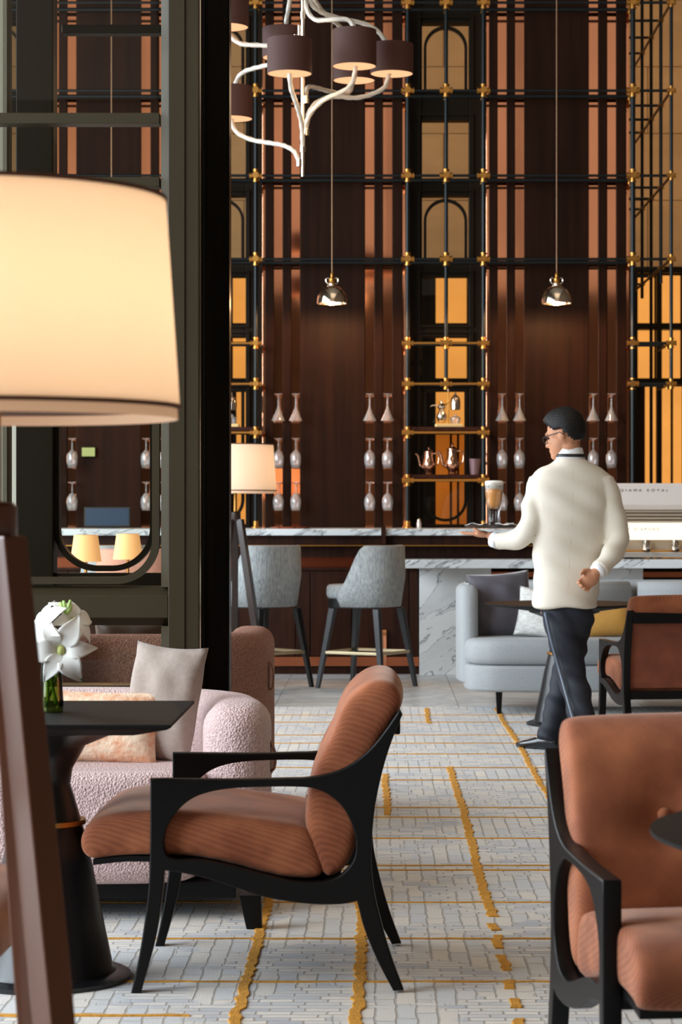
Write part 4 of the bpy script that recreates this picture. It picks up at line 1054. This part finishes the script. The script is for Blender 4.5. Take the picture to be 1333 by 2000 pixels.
def pot(x, z, s, label):
    t = thing('coffee_pot', label, 'coffee pot', (x, 17.86, z), group=None)
    obj('body', MB().lathe([(.03*s,0),(.034*s,.004*s),(.026*s,.014*s),(.03*s,.03*s),(.048*s,.06*s),(.05*s,.085*s),(.04*s,.115*s),(.034*s,.14*s),(.036*s,.175*s)], (0,0,0), 28), M['copperpot'], t, smooth=True)
    obj('lid', MB().lathe([(.037*s,.175*s),(.036*s,.182*s),(.02*s,.195*s),(.006*s,.2*s),(.006*s,.208*s),(.01*s,.214*s),(.006*s,.222*s),(.001,.224*s)], (0,0,0), 24), M['copperpot'], t, smooth=True)
    obj('spout', MB().tube(cr([(-.04*s,0,.055*s),(-.065*s,0,.075*s),(-.075*s,0,.115*s),(-.085*s,0,.15*s),(-.105*s,0,.165*s)],5), [.012*s-.0003*s*i for i in range(21)], 10), M['copperpot'], t, smooth=True)
    obj('handle', MB().tube(cr([(.034*s,0,.165*s),(.06*s,0,.168*s),(.078*s,0,.14*s),(.072*s,0,.09*s),(.045*s,0,.07*s)],5), .0045*s, 8), M['copperpot'], t, smooth=True)
M['copperpot'] = mat('polished_rose_metal', (214, 166, 140), .1, 1)
zsb = 1.448+.044
pot(X(838,17.86), zsb, 1.0, 'shorter rose metal coffee pot on the lower shelf, left of the taller pot')
pot(X(884,17.86), zsb, 1.12, 'taller rose metal coffee pot at the middle of the lower shelf')
cu = thing('cup', 'ribbed mauve beaker at the right end of the lower shelf', 'cup', (X(928,17.86), 17.86, zsb))
obj('beaker', MB().lathe([(.034,0),(.046,.125),(.043,.125),(.031,.004),(.001,.004)], (0,0,0), 18), mat('mauve_lacquer', (132,104,108), .3, .3), cu, smooth=False)
def siphon(x, z, label):
    t = thing('siphon_brewer', label, 'coffee maker', (x, 17.87, z))
    k = 17.87/FPX
    def q(px, py, dy=0): return Vector(((px-880)*k, dy, (833-py)*k))
    obj('base', MB().box(-.12, .1, -.05, .05, 0, .028), M['brassplate'], t, bevel=.006)
    obj('post', MB().tube([q(876,827),q(876,762)], .006, 10), M['brass'], t, smooth=True)
    obj('finial', MB().ellipsoid(q(876,760), (.009,.009,.012)), M['nickel'], t, smooth=True)
    obj('beam', MB().tube(cr([q(858,784),q(866,788),q(876,786),q(888,774)],4), .006, 8), M['brass'], t, smooth=True)
    obj('boiler', MB().lathe([(.02,0),(.038,.004),(.04,.05),(.036,.09),(.03,.1),(.026,.105),(.01,.12),(.006,.13),(.008,.135),(.001,.14)], q(890,799), 22), M['nickel'], t, smooth=True)
    obj('flask', MB().lathe([(.018,0),(.03,.012),(.04,.04),(.038,.06),(.024,.085),(.018,.1),(.03,.115),(.032,.13),(.02,.14),(.006,.15),(.006,.165),(.001,.17)], q(863,823), 22), M['nickel'], t, smooth=True)
    obj('burner', MB().lathe([(.03,0),(.042,.045),(.04,.05),(.012,.06),(.01,.075),(.001,.076)], q(890,826), 20), M['glassware'], t, smooth=True)
    obj('tap', MB().tube([q(856,790),q(845,790),q(841,792)], .005, 8), M['nickel'], t, smooth=True)
    return t
M['brassplate'] = mat('cream_brass_base', (226, 200, 140), .35, .4)
zsa = 1.82+.044
siphon(X(880,17.87), zsa, 'balance siphon coffee maker on the upper shelf above the pots')
siphon(X(443,17.87), zsa, 'balance siphon coffee maker on the shelf beside the far tripod lamp')

# espresso machine
EY = 16.85
em = thing('espresso_machine', 'cream espresso machine with lit front panel on the marble counter', 'coffee machine', (X(1290,EY), EY, Z(1093,16.5)))
def ez(p): return Z(p, EY)
xa, xb = X(1196,EY), X(1420,EY)
zb = Z(1093,16.5)
obj('top_housing', MB().loft([[Vector((x, EY-.06, ez(996))), Vector((x, EY-.09, ez(986))), Vector((x, EY-.05, ez(944))), Vector((x, EY+.45, ez(944))), Vector((x, EY+.45, ez(996)))] for x in (X(1190,EY), xb)]), M['machine'], em, bevel=.008, world=True)
obj('body', MB().box(xa+.05, xb, EY, EY+.45, zb+.05, ez(996)), M['vent'], em, world=True)
for k in range(6): obj('louvre', MB().box(xa+.03, xb, EY-.05-.002*k, EY+.01, ez(1001+k*6.6), ez(997+k*6.6)), M['vent'], em, bevel=.002, world=True)
obj('lit_panel', MB().loft([[Vector((X(a,EY), EY-.075, ez(1021))), Vector((X(b,EY), EY-.11, ez(1054))), Vector((X(b,EY), EY-.02, ez(1054))), Vector((X(a,EY), EY-.02, ez(1021)))] for a, b in ((1226,1230),(1420,1420))]), M['litpanel'], em, world=True)
for p in (1262, 1318, 1374): obj('group_head', MB().lathe([(.032,ez(1074)),(.036,ez(1066)),(.036,ez(1055))], (X(p,EY),EY-.05,0), 18), M['nickel'], em, smooth=True, world=True)
for p in (1262, 1318): obj('portafilter_handle', MB().tube([(X(p,EY),EY-.06,ez(1070)),(X(p,EY),EY-.2,ez(1074))], .011, 10), M['black'], em, smooth=True, world=True)
obj('drip_tray', MB().box(xa+.06, xb, EY-.12, EY+.4, zb+.012, zb+.05), M['steel'], em, bevel=.004, world=True)
obj('foot', MB().box(xa+.1, xa+.16, EY, EY+.06, zb, zb+.02), M['black'], em, world=True); obj('foot', MB().box(xb-.2, xb-.14, EY, EY+.06, zb, zb+.02), M['black'], em, world=True)
obj('cup_rail', MB().tube([(xa+.05,EY-.03,ez(1076)),(xb,EY-.03,ez(1076))], .008, 8), M['brass'], em, smooth=True, world=True)
def lettering(txt, px0, px1, pyc, y, tilt, size, par):
    cu_ = bpy.data.curves.new('tmp', 'FONT'); cu_.body = txt; cu_.size = size; cu_.extrude = .0008; cu_.align_x = 'LEFT'; cu_.align_y = 'CENTER'
    cu_.space_character = 1.9
    o = bpy.data.objects.new('tmp', cu_); COL.objects.link(o); me = evald(o); bpy.data.objects.remove(o, do_unlink=True)
    xs = [v.co.x for v in me.vertices]; sc = (X(px1,y)-X(px0,y))/(max(xs)-min(xs))
    me.transform(Matrix.Translation((X(px0,y), y, Z(pyc,y))) @ Matrix.Rotation(PI/2+tilt, 4, 'X') @ Matrix.Diagonal((sc,1,1,1)) @ Matrix.Translation((-min(xs),0,0)))
    finish('lettering', me, M['ink'], par, False, 0, 0, True)
lettering('DIAMA ROYAL', 1213, 1306, 958, EY-.067, .25, .03, em)
lettering('DIAMOND', 1240, 1288, 1034, EY-.091, -.27, .028, em)
# small table lamp beside the machine
bl = thing('bar_lamp', 'small lit table lamp with white tapered shade beside the espresso machine', 'table lamp', (X(1184,16.62), 16.62, zb))
q = 16.62/FPX
obj('lamp_shade', MB().lathe([(18*q,(1093-1056)*q),(11*q,(1093-1022)*q),(10.5*q,(1093-1022)*q),(17.5*q,(1093-1056)*q),(18*q,(1093-1056)*q)], (0,0,0), 32, cap=False), M['litshade2'] if 'litshade2' in M else M['shade'], bl, smooth=True)
obj('base', MB().lathe([(10*q,0),(10*q,.008),(4*q,.016),(6*q,.06),(7*q,.1),(3*q,.13),(2*q,.25),(9*q,.262),(9*q,.266),(.3*q,.268)], (0,0,0), 24), M['black'], bl, smooth=True)

# ============================================================ THE WAITER
D0 = 11.4
pr = thing('person', 'waiter in ivory jacket and dark trousers carrying a beer on a tray', 'person', (X(1105,D0), D0, 0))
def Q(px, py, d=0): return P(px, py, D0+d)
# head frame
hc = Q(1103, 848, 0)
fwd = Vector((-.88,.44,-.2)).normalized(); lft = Vector((0,0,1)).cross(fwd).normalized(); up = fwd.cross(lft)
HR = Matrix((fwd, lft, up)).transposed()
def H(x, y, z): return hc+HR@Vector((x,y,z))
mb = MB()
mb.ellipsoid(H(-.012,0,.022), (.095,.076,.092), HR)
mb.ellipsoid(H(.028,0,-.038), (.064,.06,.08), HR)
mb.ellipsoid(H(.068,0,-.098), (.024,.026,.02), HR)
mb.ellipsoid(H(.088,0,-.028), (.02,.011,.024), HR); mb.ellipsoid(H(.098,0,-.04), (.014,.014,.011), HR)
mb.ellipsoid(H(.078,0,.014), (.016,.05,.014), HR)
mb.ellipsoid(H(.084,0,-.068), (.01,.022,.007), HR); mb.ellipsoid(H(.082,0,-.079), (.01,.02,.007), HR)
for s in (1,-1): mb.ellipsoid(H(-.012,s*.076,-.008), (.02,.009,.031), HR); mb.ellipsoid(H(.055,s*.036,-.03), (.02,.02,.022), HR)
mb.tube([H(-.015,0,-.05), Q(1114,893), Q(1116,925)], [.056,.055,.07], 16)
# trunk, arms and legs under the clothes
def body_tube(pts, rr, seg=14): mb.tube([tuple(p) for p in pts], rr, seg)
mb.tube([Q(1116,915),Q(1115,960),Q(1113,1060),Q(1108,1150),Q(1107,1200)], [(.09,.06),(.15,.09),(.13,.085),(.14,.1),(.13,.1)], 18)
EL = [Q(1062,945,0), Q(1040,1040,-.06), Q(978,1056,.06), Q(958,1046,.1)]
ER = [Q(1176,945,0), Q(1206,1055,-.04), Q(1172,1114,-.19), Q(1158,1122,-.2)]
body_tube(EL, [.045,.038,.026,.026]); body_tube(ER, [.045,.038,.027,.026])
HIPL, KNL, ANL = Q(1092,1195,-.02), Q(1117,1315,-.05), Q(1150,1440,-.3)
HIPR, KNR, ANR = Q(1128,1195,.02), Q(1106,1310,.16), Q(1072,1438,.08)
body_tube([HIPL,KNL,ANL], [.07,.05,.04]); body_tube([HIPR,KNR,ANR], [.07,.05,.04])
mb.tube([HIPL,HIPR], [.09,.09], 14)
# right hand resting on the small of the back: palm, four curled fingers, thumb
def hand(wr, pd, ud, nrm, curl, sz=1.0):
    pd = pd.normalized(); nrm = nrm.normalized(); sd = pd.cross(nrm).normalized()
    if sd.dot(ud) < 0: sd = -sd
    R3 = Matrix((pd, sd, nrm)).transposed()
    mb.ellipsoid(wr+pd*.045*sz, (.052*sz,.042*sz,.018*sz), R3)
    for i, (o, l) in enumerate(((.03,.068),(.01,.078),(-.01,.072),(-.029,.056))):
        b = wr+pd*.08*sz+sd*o*sz; p = [wr+pd*.05*sz+sd*o*.8*sz, b]; a = 0
        for sgm in range(3):
            a += curl[sgm]; b = b+(pd*math.cos(a)+nrm*math.sin(a))*l*sz*(.42,.33,.25)[sgm]; p.append(b)
        mb.tube(p, [.0095*sz,.0095*sz,.0088*sz,.0082*sz,.0065*sz], 8)
    b = wr+pd*.02*sz+sd*.03*sz
    mb.tube([b, b+(pd*.65+sd*.6+nrm*.35).normalized()*.034*sz, b+(pd*.9+sd*.35+nrm*.5).normalized()*.064*sz], [.013*sz,.0115*sz,.008*sz], 8)
hand(Q(1166,1117,-.2), Vector((-.62,-.1,-.62)), Vector((-.3,0,1)), Vector((.15,-1,.1)), (.5,.8,.6), 1.0)
hand(Q(957,1044,.1), Vector((-.85,.35,.05)), Vector((0,-1,0)), Vector((0,0,1)), (-.05,.1,.15), 1.0)
bme = remesh(mb, .0055, 2)
body = finish('body', bme, M['skin'], pr, 'all', 0, 0, True)
# eyes, brows, glasses
for s in (1,-1):
    obj('eye', MB().ellipsoid(H(.074,s*.032,-.006), (.007,.013,.007), HR), M['eyewhite'] if 'eyewhite' in M else M['black'], pr, smooth=True, world=True)
mb = MB()
for s in (1,-1):
    c = [H(.094,s*.034+.026*math.cos(a),-.012+.019*math.sin(a)) for a in [2*PI*k/18 for k in range(19)]]
    mb.tube(c, .0024, 6)
    mb.tube([H(.094,s*.06,-.004), H(.06,s*.074,.002), H(-.01,s*.083,.006), H(-.03,s*.083,-.01)], .0026, 6)
mb.tube([H(.094,.008,-.006), H(.098,0,-.003), H(.094,-.008,-.006)], .0024, 6)
obj('eyeglasses', mb, M['black'], pr, smooth='all', world=True)
# hair: a short back and sides with a swept front
mb = MB(); mb.ellipsoid(Vector((0,0,0)), (1,1,1), None, 36, 26)
def lerp1(x, tab):
    if x <= tab[0][0]: return tab[0][1]
    for (a, c), (b, d) in zip(tab, tab[1:]):
        if x <= b: return c+(d-c)*(x-a)/(b-a)
    return tab[-1][1]
kill = []
for v in mb.bm.verts:
    x, y, z = v.co
    fx = max(0, x)
    p = Vector((x*(.096 if x < 0 else .104)-.012, y*(.0815-.004*fx), z*(.104 if z > 0 else .098)+.024))
    if x > .2 and z > .25: p += Vector((.012*x, 0, .010*x))
    if abs(y) > .5 and x > -.3: p.y *= .97
    line = (.062 if p.x > .04 else (.012 if p.x > .012 else (-.012 if p.x > -.03 else -.075)))
    line = lerp1(p.x, ((-.12,-.05),(-.06,-.048),(-.035,-.02),(-.018,.018),(.03,.024),(.1,.095)))
    if p.z < line: kill.append(v)
    v.co = p
bmesh.ops.delete(mb.bm, geom=kill, context='VERTS')
for v in mb.bm.verts: v.co = H(*v.co)
ho = obj('hair', mb, M['hair'], pr, smooth='all', world=True)
sd = ho.modifiers.new('thickness', 'SOLIDIFY'); sd.thickness = .010; sd.offset = -1
# shirt collar and tie band
nk = [Q(1112,893,-.0), Q(1115,905,0)]
obj('shirt_collar', MB().loft([[c+Vector((r*math.cos(a), r*.92*math.sin(a), 0)) for a in [2*PI*k/28 for k in range(28)]] for c, r in ((Q(1117,908),.078),(Q(1115,893),.072),(Q(1113,876),.066),(Q(1113,874),.062),(Q(1115,893),.064))], cap=False), M['shirt'], pr, smooth='all', world=True)
obj('tie_band', MB().loft([[c+Vector((r*math.cos(a), r*.92*math.sin(a), .000)) for a in [2*PI*k/28 for k in range(28)]] for c, r in ((Q(1116,893),.0765),(Q(1115,887),.0745),(Q(1115,887),.071),(Q(1116,893),.071),(Q(1116,893),.0765))], cap=False), M['black'], pr, smooth='all', world=True)
# jacket: torso and sleeves grown into one cloth surface
mb = MB()
def ell(c, a, b, yaw=0, e=2.3):
    r = []
    for k in range(36):
        t = 2*PI*k/36; ct, st = math.cos(t), math.sin(t); qd = (abs(ct)**e+abs(st)**e)**(-1/e); x, y = a*ct*qd, b*st*qd
        r.append(c+Vector((x*math.cos(yaw)-y*math.sin(yaw), x*math.sin(yaw)+y*math.cos(yaw), 0)))
    return r
kx = D0/FPX
mb.loft([ell(Q(cx,py), hw*kx, hd, .12) for py, cx, hw, hd in ((896,1117,27,.07),(903,1117,38,.082),(912,1117,58,.092),(924,1117,74,.1),(945,1116,82,.115),(985,1115,80,.128),(1040,1113,73,.122),(1090,1109,67,.118),(1140,1107,65,.13),(1187,1105,63,.14))])
mb.tube(cr([Q(1060,938,0),Q(1046,985,-.02),Q(1034,1032,-.05),Q(1010,1052,0),Q(972,1058,.06)],4), [.068,.067,.066,.065,.064,.062,.061,.06,.059,.058,.056,.054,.052,.05,.048,.046,.046], 18)
mb.tube(cr([Q(1174,938,0),Q(1195,990,-.01),Q(1207,1050,-.05),Q(1194,1085,-.13),Q(1172,1112,-.19)],4), [.068,.067,.066,.065,.064,.062,.061,.06,.058,.057,.055,.053,.051,.05,.048,.046,.045], 18)
jme = remesh(mb, .009, 3)
# gentle cloth folds
jn = [v.normal.copy() for v in jme.vertices]
for v, nn in zip(jme.vertices, jn):
    c = v.co; f = .004*math.sin(c.z*26+c.x*9)*math.sin(c.x*21+c.z*5)+.003*math.sin(c.z*55+c.x*30)
    v.co = c+nn*f
from mathutils.bvhtree import BVHTree
jb = BVHTree.FromPolygons([v.co.copy() for v in jme.vertices], [tuple(p.vertices) for p in jme.polygons])
def seam(name, pts, r, m):
    q = []
    for px, py in cr(pts, 6):
        t = Q(px, py); h = jb.ray_cast(Vector((t.x, D0-1, t.z)), Vector((0,1,0)))
        if h[0] is not None: q.append(h[0]+Vector((0,.0012,0)))
    if len(q) > 3: obj(name, MB().tube(q, r, 6), m, pr, smooth='all', world=True)
M['seamline'] = mat('jacket_seam_thread', (200, 190, 174), .9)  # thread a little darker than the jacket cloth
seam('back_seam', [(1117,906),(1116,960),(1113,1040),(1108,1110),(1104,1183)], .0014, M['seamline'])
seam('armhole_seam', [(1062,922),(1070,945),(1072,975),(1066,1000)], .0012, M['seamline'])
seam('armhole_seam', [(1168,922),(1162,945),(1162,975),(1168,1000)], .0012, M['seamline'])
for n_, (a_, b_, r_) in enumerate(((Q(976,1057.5,.055), Q(964,1053,.08), .041), (Q(1174,1110,-.185), Q(1166,1117,-.2), .04))):
    obj('shirt_cuff', MB().tube([a_, a_.lerp(b_,.5), b_], r_, 18), M['shirt'], pr, smooth='all', world=True)
jk = finish('jacket', jme, M['jacket'], pr, 'all', 0, 0, True)
# trousers
mb = MB()
mb.loft([ell(Q(cx,py), hw*kx, hd) for py, cx, hw, hd in ((1150,1108,56,.105),(1190,1109,53,.11),(1215,1110,50,.105),(1240,1110,42,.09))])
mb.tube(cr([Q(1094,1190,-.02),Q(1104,1245,-.04),Q(1117,1315,-.06),Q(1133,1380,-.18),Q(1152,1452,-.3)],4), [.092,.09,.088,.086,.084,.082,.08,.078,.076,.074,.072,.07,.068,.066,.064,.062,.062], 18)
mb.tube(cr([Q(1126,1190,.02),Q(1120,1245,.1),Q(1107,1312,.17),Q(1090,1375,.12),Q(1070,1448,.07)],4), [.092,.09,.088,.085,.082,.08,.077,.074,.072,.07,.068,.066,.064,.062,.06,.058,.058], 18)
tme = remesh(mb, .010, 4)
tn = [v.normal.copy() for v in tme.vertices]
for v, nn in zip(tme.vertices, tn):
    c = v.co; v.co = c+nn*(.004*math.sin(c.z*38+c.x*14)+.003*math.sin(c.z*70+c.x*40))
finish('trousers', tme, M['trouser'], pr, 'all', 0, 0, True)
obj('satin_stripe', MB().tube(cr([Q(1066,1196,-.1),Q(1078,1250,-.125),Q(1096,1315,-.14),Q(1114,1380,-.25),Q(1134,1450,-.36)],6), [(.011,.006)]*25, 8), M['satin'], pr, smooth='all', world=True)
def shoe(an, d):
    d = Vector(d).normalized(); s = Vector((-d.y,d.x,0)); rings = []
    for t, hw, h in ((-.07,.02,.05),(-.06,.033,.07),(-.02,.037,.085),(.04,.04,.075),(.1,.046,.055),(.15,.043,.042),(.19,.026,.03),(.2,.01,.022)):
        c = Vector((an.x,an.y,0))+d*t
        rings.append([c+s*hw*math.cos(a)+Vector((0,0,max(.0,h*.5+h*.5*math.sin(a)))) for a in [2*PI*k/16 for k in range(16)]])
    obj('shoe', MB().loft(rings), M['shoe'], pr, smooth='all', world=True)
shoe(ANR, (-.75,.66,0)); shoe(ANL, (-.4,.9,0))
# tray, beer and napkins
TC = Q(958,1031,.16)
tr = thing('serving_tray', 'dark round tray carried on the waiter\'s left hand', 'tray', TC)
obj('plate', MB().lathe([(.1,0),(.125,.004),(.135,.014),(.132,.015),(.122,.008),(.001,.006)], (0,0,0), 48), M['silvertray'], tr, smooth=True)
bg = thing('beer_glass', 'tall footed glass of amber beer with white foam on the tray', 'glass', TC+Vector((.02,0,.0065)))
k2 = 11.56/FPX
obj('vessel', MB().lathe([(.034,0),(.036,.006),(.03,.012),(.029,.05),(.033,.085),(.042,.125),(.047,.17),(.048,.222),(.0462,.222),(.045,.17),(.04,.125),(.031,.09),(.001,.088)], (0,0,0), 32), M['clear'], bg, smooth='all')
obj('beer', MB().lathe([(.001,.0895),(.03,.0915),(.0395,.126),(.0445,.17),(.0452,.19),(.001,.19)], (0,0,0), 32), M['beer'], bg, smooth='all')
obj('foam', MB().lathe([(.001,.1905),(.0453,.1905),(.0462,.218),(.047,.228),(.04,.233),(.001,.235)], (0,0,0), 32), M['foam'], bg, smooth='all')
mb = MB()
for k in range(14):
    a = 2*PI*k/14; mb.tube([(.0295*math.cos(a),.0295*math.sin(a),.012),(.0285*math.cos(a),.0285*math.sin(a),.05),(.032*math.cos(a),.032*math.sin(a),.082)], .0022, 5)
obj('ribbed_foot', mb, M['clear'], bg, smooth='all')
for nm, dx, dy, rz in (('folded white paper napkin on the tray, left of the beer', -.07, -.02, .3), ('folded white paper napkin on the tray, right of the beer', .082, -.03, -.4)):
    mb = MB(); rows = []
    for i in range(9):
        u = -1+2*i/8; rows.append([Vector((u*.05, v*.035, .006+.012*(.5+.5*math.sin(u*4+v*2))*(abs(v)))) for v in (-1,-.5,0,.5,1)])
    mb.loft(rows, cap=False, closed=False)
    o = obj('paper_napkin', mb, M['paper'], None, smooth='all'); o.location = TC+Vector((dx,dy,.007)); o.rotation_euler = (0,0,rz)
    s2 = o.modifiers.new('thickness','SOLIDIFY'); s2.thickness = .0015
    tag(o, nm, 'napkin')
